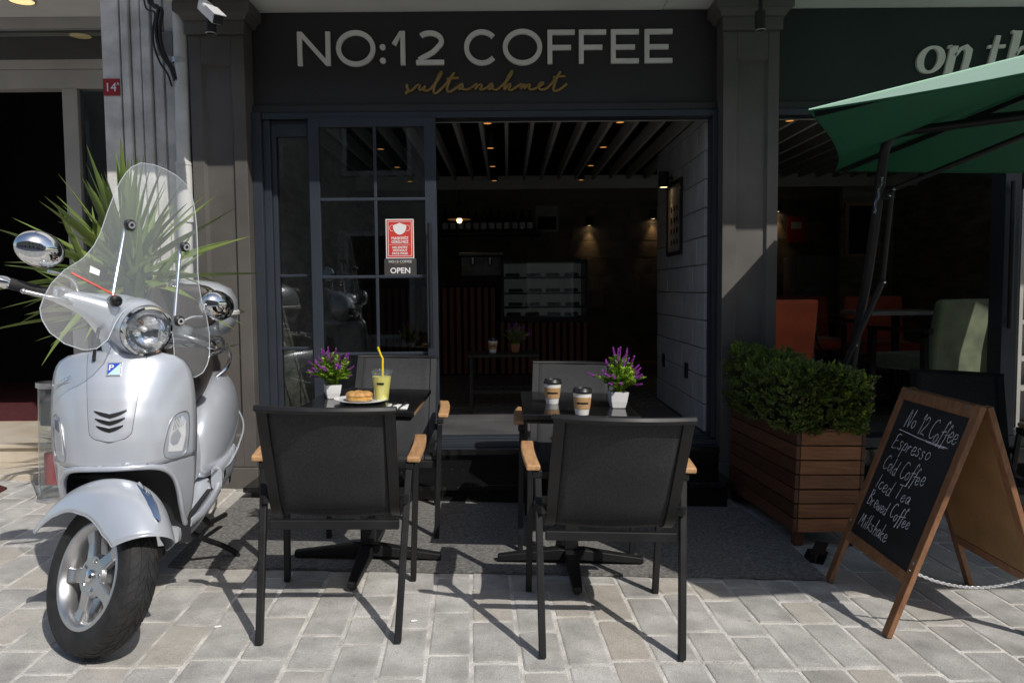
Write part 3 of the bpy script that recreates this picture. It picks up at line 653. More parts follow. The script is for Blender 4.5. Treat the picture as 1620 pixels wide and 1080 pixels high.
# wall spots
def wall_spot(loc, label, face, power):
    d = thing('wall_lamp', label, 'lamp', loc, 0, 'black cylinder wall lamps'); fx, fy = face
    q = MB(); q.lathe([(.034, .03), (.034, 0), (.04, 0), (.04, .12), (.0, .12)], 16, Matrix.Translation((fx*.07, fy*.07, 0))); q.build('housing', m_black, d, 40)
    q = MB(); q.bar((0, 0, .07), (fx*.04, fy*.04, .07), .02, .02); q.build('bracket', m_black, d)
    q = MB(); q.lathe([(0, .004), (.033, .004), (.033, .008), (0, .008)], 16, Matrix.Translation((fx*.07, fy*.07, 0))); q.build('bulb', m_bulb, d, 40)
    ld = bpy.data.lights.new('wall_lamp_light', 'SPOT'); ld.energy = power; ld.color = (1, .62, .28); ld.spot_size = R(62); ld.spot_blend = 1; ld.shadow_soft_size = .02
    lo = bpy.data.objects.new('wall_lamp_light', ld); COL.objects.link(lo); lo.parent = d; lo.location = (fx*.07, fy*.07, -.012); lo.rotation_euler = (R(8)*(-fy), R(8)*fx, 0)
wall_spot((1.298, 6.28, 2.08), 'black wall lamp shining down on the framed print', (-1, 0), 1.2)
wall_spot((1.08, 10.59, 2.12), 'black wall lamp on the back wall right of the display case', (0, -1), 2.2)
wall_spot((1.92, 10.59, 2.20), 'black wall lamp on the back wall beside the block wall corner', (0, -1), 2.2)
wall_spot((3.55, 10.59, 2.28), 'black wall lamp on the back wall above the orange chairs', (0, -1), 2.2)
# framed print on the block wall
p = thing('framed_print', 'narrow black framed print on the pale block wall', 'picture', (1.297, 6.17, 1.55))
q = MB()
for bx in ((-.02, 0, -.26, -.235, 0, .56), (-.02, 0, .235, .26, 0, .56), (-.02, 0, -.235, .235, 0, .025), (-.02, 0, -.235, .235, .535, .56)): q.box(*bx)
q.build('frame', m_black, p); q = MB(); q.box(-.008, -.001, -.235, .235, .025, .535); q.build('sheet', pm('print_paper', (.30,.28,.25), .7), p)
q = MB()
for i in range(3):
    for j in range(4): q.lathe([(0, 0), (.02, 0), (.024, .004), (0, .004)], 10, Matrix.Translation((-.0085, -.1+.1*i, .1+.085*j)) @ Matrix.Rotation(R(-90), 4, 'Y'))
q.build('print_marks', m_black, p)
# counter
ct = thing('bar_counter', 'dark bar counter faced with upright brown wood slats', 'counter', (-.35, 9.0, FZ)); Oc = Matrix.Translation((.35, -9.0, -FZ))
q = MB(Oc); q.box(-1.6, -.09, 9.03, 9.6, FZ, 1.34); q.box(-.0895, .92, 9.03, 9.6, FZ, .93); q.build('carcass', m_dark, ct)
q = MB(Oc); q.box(-1.6, -.09, 8.98, 9.65, 1.3405, 1.385); q.build('worktop', m_blackm, ct, None, .004)
for hgt, xs in ((.98, [-1.57+.078*i for i in range(19)]), (.58, [-.06+.078*i for i in range(13)])):
    q = MB(); q.box(-.021, .021, 0, .028, 0, hgt); sm = q.mesh('slat', m_slat)
    for x in xs: inst('slat', sm, ct, Oc @ Matrix.Translation((x, 9.0, FZ+.012)))
dc = thing('display_case', 'lit glass pastry display case standing on the bar counter', 'display case', (.42, 9.3, .931)); Od = Matrix.Translation((-.42, -9.3, -.931))
q = MB(Od); X0, X1, Y0, Y1, Z0, Z1 = -.07, .91, 9.05, 9.58, .931, 1.63
for bx in ((X0, X1, Y0, Y1, Z0, Z0+.05), (X0, X1, Y0, Y1, Z1-.03, Z1), (X0, X0+.03, Y0, Y1, Z0+.05, Z1-.03), (X1-.03, X1, Y0, Y1, Z0+.05, Z1-.03)): q.box(*bx)
q.build('cabinet', m_black, dc)
q = MB(Od); q.box(X0+.03, X1-.03, Y1-.012, Y1-.002, Z0+.05, Z1-.03); q.build('lit_back', m_case, dc)
for z in (1.08, 1.24, 1.42):
    q = MB(Od); q.box(X0+.031, X1-.031, Y0+.03, Y1-.02, z, z+.018); q.build('shelf', m_black, dc)
q = MB(Od); q.box(X0+.031, X1-.031, Y0+.002, Y0+.008, Z0+.051, Z1-.031); q.build('pane', m_glass, dc)
rp = random.Random(4); n_ = 0
for z in (.983, 1.099, 1.259, 1.439):
    for i in range(4):
        px_ = X0+.15+.225*i+rp.uniform(-.02, .02)
        c = thing('pastry', '%s tray of pastries from the left on the %s shelf of the display case' % (('first', 'second', 'third', 'fourth')[i], {.983: 'bottom', 1.099: 'second', 1.259: 'third', 1.439: 'top'}[z]), 'pastry', (px_, 9.33, z), 0, 'pastries in the display case')
        q = MB(); q.box(-.085, .085, -.1, .1, 0, .006); q.build('tray', m_alu, c)
        for a in range(3):
            q = MB(); q.lathe([(0, 0), (.03, .004), (.036, .018), (.028, .035), (0, .042)], 12, Matrix.Translation((-.05+.05*a, rp.uniform(-.04, .04), .0065))); q.build('bun', m_bagel, c, 60)
# espresso machine, jars, shelf with bottles
em = thing('espresso_machine', 'silver and black espresso machine behind the counter', 'coffee machine', (-.30, 9.25, 1.386))
q = MB(); q.box(-.24, .24, .02, .30, .06, .30); q.build('body', m_steel, em, None, .015); q = MB(); q.box(-.26, .26, -.08, .30, .30, .34); q.build('top_tray', m_steel, em, None, .008)
q = MB(); q.box(-.24, .24, -.1, .30, 0, .058); q.build('drip_tray', m_black, em, None, .006)
for x in (-.1, .1): q = MB(); q.cyl((x, -.03, .2), (x, -.03, .28), .03); q.build('group_head', m_chrome, em, 40); q = MB(); q.cyl((x, -.04, .195), (x, -.16, .18), .011); q.build('portafilter_handle', m_black, em, 40)
sh = thing('bottle_shelf', 'black wall shelf of syrup bottles behind the bar', 'shelf', (-.1, 10.42, 2.0)); q = MB(); q.box(-.75, .55, -.15, .17, 0, .03); q.build('board', m_black, sh)
for x in (-.6, .4): q = MB(); q.box(x, x+.02, -.1, .17, -.12, -.0005); q.build('bracket', m_black, sh)
m_bot = pm('bottle_glass_dark', (.05,.03,.015), .12, var=.3)
q = MB(); q.lathe([(0, 0), (.036, 0), (.038, .01), (.038, .17), (.03, .2), (.014, .23), (.014, .28), (0, .28)], 14); bmsh = q.mesh('body', m_bot, 40)
q = MB(); q.lathe([(.0385, .05), (.0392, .05), (.0392, .13), (.0385, .13)], 14); lmsh = q.mesh('paper_label', m_paper, 40)
for i in range(12):
    bt = thing('bottle', 'syrup bottle on the bar shelf, number %s from the left' % ('one two three four five six seven eight nine ten eleven twelve'.split()[i]), 'bottle', (-.80+.1*i, 10.40, 2.0305), 0, 'bottles on the bar shelf'); inst('body', bmsh, bt); inst('paper_label', lmsh, bt)
pd = thing('pendant_lamp', 'pendant lamp with a flat shade and glowing bulb over the bar', 'lamp', (-.52, 8.8, 2.06))
q = MB(); q.lathe([(.02, .06), (.03, .045), (.13, .012), (.135, .006), (.128, .008), (.028, .038)], 24, cap=(False, False)); q.build('shade', m_kraft, pd, 60)
q = MB(); q.cyl((0, 0, .05), (0, 0, .38), .005); q.cyl((0, 0, .03), (0, 0, .075), .022); q.build('cord', m_black, pd, 40)
q = MB(); q.lathe([(0, -.035), (.022, -.026), (.03, 0), (.02, .022), (.012, .03), (0, .03)], 16); q.build('bulb', m_bulb, pd, 60)
wp = thing('wall_poster', 'small pale poster on the wall above the display case', 'poster', (.53, 10.59, 2.05)); q = MB(); q.box(-.15, .15, -.015, 0, 0, .34); q.build('sheet', pm('poster', (.35,.34,.32), .7), wp); q = MB(); q.box(-.12, .12, -.018, -.0155, .03, .2); q.build('picture', m_dark, wp)
# low table inside the door with a cup and a flower pot
lt = thing('low_table', 'low black metal table just inside the entrance', 'table', (-.04, 6.35, FZ))
q = MB(); q.box(-.28, .28, -.2, .2, .44, .462); q.build('table_top', m_blackm, lt, None, .004)
for sx in (-1, 1):
    for sy in (-1, 1): q = MB(); q.box(sx*.25-.012, sx*.25+.012, sy*.17-.012, sy*.17+.012, 0, .4395); q.build('leg', m_blackm, lt)
for sy in (-1, 1): q = MB(); q.box(-.2375, .2375, sy*.17-.01, sy*.17+.01, .16, .18); q.build('stretcher', m_blackm, lt)

# ---- armchairs, table, tripod behind the right-hand opening
def armchair(label, loc, rz, mat):
    a = thing('armchair', label, 'chair', loc, rz, 'upholstered armchairs in the right-hand room')
    q = MB(); q.box(-.25, .25, -.25, .27, .36, .47); q.build('seat', mat, a, None, .03, ); q = MB()
    q.loft([[(-.26, -.23, .30), (.26, -.23, .30), (.26, -.33, .30), (-.26, -.33, .30)], [(-.26, -.25, .5), (.26, -.25, .5), (.26, -.34, .5), (-.26, -.34, .5)], [(-.255, -.33, .87), (.255, -.33, .87), (.255, -.40, .87), (-.255, -.40, .87)]]); q.build('backrest', mat, a, None, .025)
    for sx in (-1, 1):
        for (y, yt) in ((.24, .24), (-.29, -.27)): q = MB(); q.bar((sx*.27, y, 0), (sx*.27, yt, .64 if y > 0 else .6), .045, .045, (0, 1, 0)); q.build('leg', m_black, a)
        q = MB(); q.bar((sx*.27, -.33, .655), (sx*.27, .265, .655), .05, .03); q.build('armrest', m_black, a, None, .006)
armchair('orange armchair seen from behind at the pilaster edge', (1.98, 6.25, FZ), R(15), m_orange)
armchair('orange armchair facing the street across the pale table', (3.38, 7.15, FZ), R(170), m_orange)
armchair('dim orange armchair at the back, behind the tripod', (2.98, 7.75, FZ), R(178), m_orange)
armchair('olive green velvet armchair nearest the window frame', (3.06, 5.80, FZ), R(16), m_olive)
tb = thing('interior_table', 'pale topped square table between the orange and green armchairs', 'table', (3.16, 6.47, FZ)); q = MB(); q.box(-.33, .33, -.3, .3, .735, .765); q.build('table_top', pm('pale_top', (.45,.42,.36), .4), tb, None, .004)
q = MB(); q.cyl((0, 0, .02), (0, 0, .735), .03); q.build('column', m_blackm, tb, 40); q = MB(); q.lathe([(0, 0), (.22, 0), (.22, .008), (.04, .03), (0, .03)], 24); q.build('base', m_blackm, tb, 40)
tp = thing('camera_tripod', 'black tripod standing between the orange chairs', 'tripod', (2.64, 7.0, FZ))
for a in (80, 200, 320): q = MB(); q.tube([(0, 0, .72), (.27*math.cos(R(a)), .27*math.sin(R(a)), 0)], [.014, .008], 8); q.build('leg', m_black, tp)
q = MB(); q.cyl((0, 0, .6), (0, 0, .92), .012); q.build('centre_column', m_black, tp); q = MB(); q.box(-.05, .05, -.04, .04, .92, .95); q.build('head', m_black, tp, None, .005)
pf = thing('picture_frame', 'wooden picture frame on the dark wall of the right-hand room', 'picture', (4.02, 9.05, 1.62)); q = MB()
pw = MB(); pw.box(3.80, 4.39, 9.08, 9.16, FZ, 2.44); struct(pw.build('wall_return', m_wall2))
for bx in ((-.2, -.16, -.02, .02, 0, .62), (.16, .2, -.02, .02, 0, .62), (-.16, .16, -.02, .02, 0, .04), (-.16, .16, -.02, .02, .58, .62)): q.box(*bx)
q.build('frame', m_teak, pf); q = MB(); q.box(-.16, .16, .0, .015, .04, .58); q.build('picture', m_dark, pf)
rn = thing('red_wall_notice', 'small dim red notice on the far wall behind the tripod', 'sign', (3.82, 10.575, 1.88)); q = MB(); q.box(-.12, .12, -.008, 0, 0, .34); q.build('sheet', m_red, rn); q = MB(); q.box(-.07, .07, -.0095, -.0085, .18, .27); q.build('picture', m_paper, rn)
wd_ = thing('white_cabinet', 'dim white cabinet below the red notice in the right-hand room', 'cabinet', (3.95, 10.3, FZ)); q = MB(); q.box(-.3, .3, -.25, .25, 0, 1.35); q.build('carcass', pm('cab_white', (.4,.4,.4), .5), wd_); q = MB(); q.box(-.28, -.005, -.265, -.251, .05, 1.3); q.build('door', m_white, wd_); q = MB(); q.box(.005, .28, -.265, -.251, .05, 1.3); q.build('door', m_white, wd_)

# right-hand opening frame
rw = thing('folding_window_frame', 'blue grey frame of the open right-hand window with a black pull handle', 'window frame', (3.2, 5.17, .25)); Ow = (-3.2, -5.17, -.25)
dp(rw, 'jamb', m_frame, (1.70, 1.722, 5.13, 5.25, .325, 2.424), off=Ow)
dp(rw, 'jamb', m_frame, (3.175, 3.275, 5.10, 5.25, .325, 2.424), off=Ow)
dp(rw, 'head_track', m_frame, (1.722, 3.175, 5.12, 5.25, 2.385, 2.424), off=Ow)
dp(rw, 'sill', m_frame, (1.70, 4.3, 5.085, 5.30, .2525, .322), off=Ow)
m = MB(Matrix.Translation(Ow)); m.tube([(3.20, 5.06, 1.02), (3.20, 5.06, 1.95)], .016, 12); m.cyl((3.2, 5.06, 1.06), (3.23, 5.10, 1.06), .01); m.cyl((3.2, 5.06, 1.9), (3.23, 5.10, 1.9), .01); m.build('handle', m_blackm, rw, 40)
su = thing('shelf_unit', 'white lit shelf unit beyond the right window post', 'shelf', (3.76, 5.45, FZ))
m = MB(); m.box(-.3, .4, .2, .22, 0, 1.6); m.build('back_panel', m_white, su)
for z in (.25, .45, .7, .95, 1.2, 1.45): m = MB(); m.box(-.3, .4, -.12, .199, z, z+.02); m.build('shelf', m_white, su)
m = MB(); m.box(-.325, -.301, -.12, .22, 0, 1.6); m.build('side_panel', m_white, su)

# ================================================================ soffit fittings, pipe, cables, neighbour
def soffit_spot(px, py, label):
    p = PY(px, py, 4.78); d = thing('soffit_spotlight', label, 'lamp', (p.x, 4.78, p.z), 0, 'black soffit spotlights')
    q = MB(); q.lathe([(.026, .008), (.031, 0), (.031, .11), (.0, .112)], 20); q.build('housing', m_black, d, 40); q = MB(); q.cyl((0, 0, .1125), (0, 0, 3.044-p.z), .012); q.lathe([(.045, 3.044-p.z), (.045, 3.0575-p.z)], 20); q.build('mount', m_black, d, 40)
    q = MB(); q.lathe([(.027, -.001), (.0325, -.001), (.0325, .004), (.027, .004)], 20); q.build('trim_ring', m_alu, d, 40)
soffit_spot(334, 54, 'black spotlight under the soffit at the left pilaster, behind the security camera'); soffit_spot(1203, 49, 'black spotlight under the soffit at the right pilaster')
a, b_ = PY(321, 8, 4.45), PY(345, 31, 4.30)
cc = thing('security_camera', 'white bullet security camera under the soffit above the left pilaster', 'camera', tuple(a)); d = (b_-a); dn = d.normalized()
q = MB(); q.sweep([(0, 0, 0), d], .062, .058, dn.cross(Vector((0, 0, 1)))); q.build('body', m_ceramic, cc, None, .012, seg=3)
q = MB(); q.sweep([d*.999, d+dn*.006], .052, .048, dn.cross(Vector((0, 0, 1)))); q.build('lens_face', m_black, cc, None, .008)
q = MB(); q.sweep([d*.55+Vector((0, 0, .034)), d*1.15+Vector((0, 0, .034))], .066, .004, dn.cross(Vector((0, 0, 1)))); q.build('sun_hood', m_ceramic, cc)
q = MB(); q.tube([d*.2+Vector((0, 0, .02)), d*.1+Vector((0, .0, .06)), Vector((0, 0, 3.045-a.z))], .012, 8); q.lathe([(.045, 3.04-a.z), (.045, 3.0575-a.z)], 20); q.build('mount', m_ceramic, cc, 40)

col = thing('fluted_column', 'whitewashed fluted column between the cafe and the left shop', 'column', (-2.25, 5.3, 0)); Ok = Matrix.Translation((2.25, -5.3, 0))
q = MB(Ok); q.box(-2.50, -2.02, 5.09, 6.42, -.1, 3.75); q.build('shaft', m_colw, col)
q = MB(Ok); q.box(-2.495, -2.385, 5.045, 5.0895, -.1, 3.7); q.build('flat_band', m_colw, col, None, .006)
for i, (xa, xb, yf) in enumerate(((-2.372, -2.325, 5.035), (-2.318, -2.262, 5.058), (-2.254, -2.198, 5.050), (-2.190, -2.128, 5.066), (-2.120, -2.03, 5.074))): q = MB(Ok); q.box(xa, xb, yf, 5.0895, -.1, 3.7); q.build('flute', m_colw, col, None, .008)
pl = thing('house_number_plate', 'red enamel house number plate 14 on the white column', 'sign', (-2.44, 5.04, 2.52)); q = MB(); q.box(-.052, .052, -.004, .0045, .0, .102); q.build('plate', m_redplate, pl, None, .002)
q = MB(); text_mb('14', .075, .0006, q, lambda u, v, c: Vector((u-.004, -.0052-c, .024+v))); text_mb('A', .028, .0006, q, lambda u, v, c: Vector((.042+u, -.0052-c, .06+v))); q.build('numerals', m_paper, pl)
pp = thing('drainpipe', 'white plastic drainpipe beside the left pilaster', 'pipe', (-2.0, 5.02, 0)); q = MB()
q.tube([PY(282, -40, 5.02)-Vector((-2.0, 5.02, 0)), PY(287, 120, 5.02)-Vector((-2.0, 5.02, 0)), PY(291, 260, 5.02)-Vector((-2.0, 5.02, 0)), Vector((-2.03, 5.02, .08))-Vector((-2.0, 5.02, 0))], .042, 20); q.build('pipe', m_pipe, pp, 40)
c0 = PY(291, 262, 5.02)-Vector((-2.0, 5.02, 0)); q = MB(); q.lathe([(.0425, -.35), (.048, -.35), (.048, 0), (.051, 0), (.051, .02), (.0425, .025)], 20, Matrix.Translation(c0)); q.build('collar', m_pipe, pp, 40)
q = MB(); q.lathe([(.043, 0), (.05, 0), (.05, .03), (.043, .03)], 20, Matrix.Translation(c0+Vector((-.005, 0, .62)))); q.build('clip', m_alu, pp, 40)
cb = thing('cable_bundle', 'loose black cables hanging down beside the drainpipe', 'cable', tuple(PY(250, 10, 4.99)))
for k, dxy in enumerate(((0, 0), (6, 4), (-5, 9))):
    q = MB(); q.tube(spline([PY(x+dxy[0], y+dxy[1], 4.99)-PY(250, 10, 4.99) for x, y in ((230, -30), (236, 4), (250, 12), (247, 40), (249, 65), (258, 90), (270, 108), (277, 128))], 6), .011 if k < 2 else .006, 8); q.build('cable', m_black, cb, 60)
q = MB(); jb = PY(262, 70, 5.06)-PY(250, 10, 4.99); q.box(jb.x-.05, jb.x+.05, jb.y-.02, jb.y+.02, jb.z-.07, jb.z+.07); q.build('junction_box', pm('grey_box', (.25,.26,.27), .6), cb, None, .006)

nb = thing('neighbouring_shop', 'white framed shop entrance in shade left of the fluted column', 'building', (-4, 6.4, 0)); On = Matrix.Translation((4, -6.4, 0)); YN = 6.42
def nz_(py): return PY(80, py, YN).z
def nx_(px): return PY(px, 200, YN).x
def npart(name, mat, *bx, bev=.004):
    q = MB(On)
    for c in bx: q.box(*c)
    return q.build(name, mat, nb, None, bev)
zt, z1_, z2_, z3_ = nz_(27), nz_(45), nz_(95), nz_(140)
npart('soffit', m_soffit, (-7, -2.505, 4.75, 6.9, zt, zt+.2)); npart('front_wall', m_colw, (-7, -2.505, 4.75, 4.95, zt+.2005, 8.5))
npart('transom_beam', m_white, (-7, -2.505, YN, YN+.12, z1_, zt-.001)); npart('lintel', m_white, (-7, -2.505, YN-.01, YN+.11, nz_(110), z2_)); npart('lintel', m_white, (-7, -2.505, YN, YN+.12, z3_, nz_(110)-.002))
npart('transom_pane', m_glass, (-7, -2.505, YN+.05, YN+.056, z2_, z1_)); npart('door_post', m_white, (nx_(100), nx_(124), YN, YN+.1, .27, z3_-.001)); npart('door_pane', m_glass, (nx_(124)+.001, -2.505, YN+.04, YN+.046, .27, z3_-.001))
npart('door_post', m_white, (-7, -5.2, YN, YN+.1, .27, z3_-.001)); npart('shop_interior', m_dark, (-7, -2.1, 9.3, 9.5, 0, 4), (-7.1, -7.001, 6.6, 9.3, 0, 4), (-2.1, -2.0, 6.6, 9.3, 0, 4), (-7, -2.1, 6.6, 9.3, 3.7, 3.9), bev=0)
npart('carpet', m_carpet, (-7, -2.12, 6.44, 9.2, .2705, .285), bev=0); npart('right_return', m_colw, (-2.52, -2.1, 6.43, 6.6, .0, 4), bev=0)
for i, (px, py, Y) in enumerate(((34, 2, 5.9), )):
    p = PZ(px, py, zt-.004); q = MB(On); q.lathe([(0, 0), (.085, 0), (.085, .0035), (0, .0035)], 28, Matrix.Translation(p)); q.build('recessed_light', m_down, nb)
    q = MB(On); q.lathe([(.086, -.003), (.1, -.003), (.1, .0035), (.086, .0035)], 28, Matrix.Translation(p)); q.build('light_ring', m_white, nb)
ms = thing('marble_steps', 'cream marble entrance steps of the left shop', 'steps', (-3.6, 5.3, .1))
Om = (3.6, -5.3, -.1)
sp(ms, 'step', m_marble, (-6.5, -2.52, 5.09, 6.5, -.1, .135), off=Om, bev=.006); sp(ms, 'step', m_marble, (-6.5, -2.52, 5.47, 9.25, .1355, .238), off=Om, bev=.004); sp(ms, 'tread', m_marble, (-6.5, -2.52, 5.445, 9.25, .2385, .27), off=Om, bev=.006)
rmat = MB(TILT); rmat.prism([(-3.6, 4.62), (-3.13, 4.60), (-3.08, 4.68), (-3.10, 4.86), (-3.2, 4.93), (-3.6, 4.95)], lambda u, v, d: Vector((u, v, d)), .003, .014); tag(rmat.build('red_doormat', m_carpet), 'corner of a red carpet mat in front of the marble steps', 'doormat')
g = PG(86, 790); bn = thing('litter_bin', 'slim clear cylinder bin with red band half hidden behind the scooter', 'bin', tuple(g), 0, None, True)
q = MB(); q.lathe([(.075, .0), (.09, 0), (.09, .02), (.075, .03)], 24); q.build('base', m_alu, bn, 40); q = MB(); q.lathe([(.075, .03), (.078, .03), (.078, .70), (.075, .70)], 24, cap=(False, False)); q.build('tube', m_clear, bn, 40)
q = MB(); q.lathe([(.0, .10), (.05, .10), (.05, .28), (0, .28)], 20); q.build('red_core', m_redplate, bn, 40); q = MB(); q.lathe([(.074, .665), (.088, .67), (.088, .70), (.074, .70)], 24); q.build('rim', m_alu, bn, 40); q = MB(); q.lathe([(0, .45), (.066, .45), (.066, .58), (0, .58)], 20); q.build('black_core', m_black, bn, 40)

# opposite side of the street (seen only as reflections)
ob = thing('opposite_building', 'plain building across the street mirrored in the door glass', 'building', (0, -6, 0))
q = MB(); q.box(-24, 24, -1, 0, -1.5, 7.0); q.build('wall', pm('render_ochre', (.30,.27,.235), .9, var=.15, vs=1), ob)
rw_ = random.Random(6)
for i in range(-8, 9):
    for z, h in ((.3, 2.2), (3.6, 1.7)):
        q = MB(); q.box(i*2.6-.7, i*2.6+.7, .001, .03, z, z+h); wn_ = q.build('window', m_white, ob); q = MB(); q.box(i*2.6-.6, i*2.6+.6, .0305, .04, z+.1, z+h-.1); q.build('pane', m_dark, wn_)
# ================================================================ cafe furniture
def make_chair(label):
    c = thing('cafe_chair', label, 'chair', group='black sling armchairs at the cafe tables')
    prof = [(-.420,.868), (-.39,.815), (-.338,.73), (-.275,.63), (-.215,.535), (-.165,.465), (-.125,.432), (-.06,.412), (.05,.405), (.17,.415), (.235,.425), (.262,.418), (.268,.405)]
    P3 = [Vector((0, y, z)) for y, z in prof]; sp_ = spline(P3, 4); n = len(sp_)
    zt = .868
    def bow(t, z):                                     # backrest curves away from the sitter towards its middle
        return -.045*(1-t*t)*max(0, min(1, (z-.42)/.40))
    hw = lambda z: .222-.006*max(0, min(1, (z-.43)/.45))
    def fs(u, v):
        p = sp_[min(n-1, int(round(v*(n-1))))]; t = 2*u-1; sag = -.012*(1-t*t) if p.z < .45 else 0
        return Vector((t*hw(p.z)*.93, p.y+bow(t, p.z), p.z+sag))
    q = MB(); q.grid(fs, 13, n); q.build('sling', m_mesh, c, 179, solid=.005)
    for sx in (-1, 1):
        q = MB(); q.sweep([Vector((sx*hw(p.z), p.y, p.z)) for p in sp_], .038, .020); q.build('side_rail', m_blackm, c, 50, .004)
    q = MB(); q.sweep([Vector((t*(hw(.87)+.024), -.426+bow(t, .87), .873)) for t in [i/10-1 for i in range(21)]], .024, .024, (0, .5, .87)); q.build('top_rail', m_blackm, c, 50, .006)
    for sx in (-1, 1):
        q = MB(); q.sweep([(sx*.247, -.315, 0), (sx*.270, -.135, .603)], .026, .032); q.build('leg', m_blackm, c, None, .004)
        q = MB(); q.sweep([(sx*.274, .315, 0), (sx*.280, .300, .603)], .026, .034); q.build('leg', m_blackm, c, None, .004)
        q = MB(); q.sweep([(sx*.272, -.155, .6185), (sx*.282, .32, .6185)], .034, .028); q.build('arm_rail', m_blackm, c, None, .004)
        ap = [(sx*(.288+.008*i/8+.008*math.sin(math.pi*i/8)), -.165+.475*i/8, .644+.006*math.sin(math.pi*i/8)) for i in range(9)]
        q = MB(); q.sweep(ap, .052, .022); q.build('armrest', m_teak, c, None, .006)
        q = MB(); q.bar((sx*.245, -.20, .50), (sx*.262, -.175, .50), .03, .03); q.build('bracket', m_blackm, c)
    q = MB(); q.bar((-.24, -.193, .405), (.24, -.193, .405), .026, .036); q.build('rear_stretcher', m_blackm, c, None, .004)
    q = MB(); q.bar((-.265, .272, .385), (.265, .272, .385), .028, .04); q.build('front_stretcher', m_blackm, c, None, .004)
    return c
def place(o, p, rz): o.matrix_basis = Matrix.Translation((p[0], p[1], gz(p[0])+.004)) @ TILT @ Matrix.Rotation(rz, 4, 'Z')
def mid(*pp): v = sum((PG(*p) for p in pp), Vector())/len(pp); return v
ch = make_chair('near black sling chair with its back to us at the left table')
place(ch, mid((415,1017), (628,1022), (456,918), (652,920)), R(4))
CH = [('near black sling chair with its back to us at the right table', mid((860,1042), (1079,1048), (835,933), (1037,938)), R(.5)),
      ('far black sling chair facing us behind the left table', (-.668, 4.335), R(183)),
      ('far black sling chair facing us behind the right table', (.335, 4.165), R(178)),
      ('black sling chair half hidden behind the chalkboard sign', (2.36, 4.10), R(158))]
for lb, p, rz in CH: c = copy_tree(ch); place(c, p, rz); c['label'] = lb

TZ = .765
def make_table(label, p, rz=0):
    t = thing('cafe_table', label, 'table', (0,0,0), 0, 'black granite cafe tables'); t.matrix_basis = Matrix.Translation((p[0], p[1], gz(p[0])+.012)) @ TILT @ Matrix.Rotation(rz, 4, 'Z')
    q = MB(); q.box(-.25, .25, -.375, .375, TZ-.022, TZ); q.build('table_top', m_granite, t, None, .0025)
    q = MB(); q.box(-.235, .235, -.36, .36, TZ-.042, TZ-.0225); q.build('apron', m_blackm, t, None, .003)
    q = MB(); q.box(-.033, .033, -.033, .033, .075, TZ-.0425); q.build('column', m_blackm, t, None, .006)
    for a in (0, 90, 180, 270):
        M = Matrix.Rotation(R(a), 4, 'Z'); q = MB(M); L = .345 if a in (0, 180) else .40
        q.loft([[(.0, -.03, .074), (.0, .03, .074), (.0, .03, .028), (.0, -.03, .028)], [(.06, -.032, .075), (.06, .032, .075), (.06, .032, .022), (.06, -.032, .022)], [(L, -.02, .036), (L, .02, .036), (L, .02, .008), (L, -.02, .008)]])
        f = q.build('foot', m_blackm, t, None, .005); q = MB(M); q.lathe([(0, 0), (.014, 0), (.014, .0075), (0, .0075)], 12, Matrix.Translation((L-.02, 0, 0))); q.build('glide', m_black, f)
    return t
make_table('left black granite table with plate, drink and flower pot', (-.672, 3.70)); make_table('right black granite table with two coffee cups and flower pot', (.285, 3.70))
def on_table(px, py):
    p = PZ(px, py, TZ+.012)
    for _ in range(3): p = PZ(px, py, TZ+.012+gz(p.x))
    return p+Vector((0, 0, .0006))
# plate, bagel
p = on_table(570, 636.5); pt = thing('plate', 'white round plate on the left table', 'plate', tuple(p), 0, None, True)
q = MB(); q.lathe([(.0, .0), (.07, .0), (.075, .003), (.112, .012), (.117, .0145), (.117, .017), (.108, .0155), (.072, .007), (.0, .0055)], 48); q.build('dish', m_ceramic, pt, 60)
q = MB(); q.lathe([(.074, .0085), (.076, .0085), (.076, .0095), (.074, .0095)], 48); q.build('well_ring', m_ceramic, pt, 60)
bgl = thing('bagel', 'golden brown filled bagel lying on the white plate', 'bagel', (p.x-.004, p.y-.004, p.z+.0075), .3, None, True)
rg = random.Random(2)
def bag(z0, h, name, mat, ro=.056, ri=.010):
    q = MB()
    def f(u, v):
        a = 2*math.pi*u; t = 2*math.pi*v; cr = (ro+ri)/2; k = 1+.05*math.sin(3*a+1)+.03*math.sin(7*a)
        return Vector(((cr+(ro-ri)/2*math.cos(t)*k)*math.cos(a)*1.06, (cr+(ro-ri)/2*math.cos(t)*k)*math.sin(a), z0+h/2+h/2*math.sin(t)*(1+.12*math.sin(5*a))))
    q.grid(lambda u, v: f(u, v), 36, 15, True); return q.build(name, mat, bgl, 179)
bag(0, .020, 'lower_half', pm('bread', (.62,.40,.17), .7, var=.15, vs=50, bump=.4, bs=120)); bag(.013, .030, 'upper_half', m_bagel, .0575, .003)
q = MB(); q.lathe([(.012, .013), (.056, .012), (.0585, .016), (.055, .020), (.012, .020)], 30); q.build('filling', pm('cheese', (.66,.36,.07), .5, var=.15, vs=40), bgl, 60)
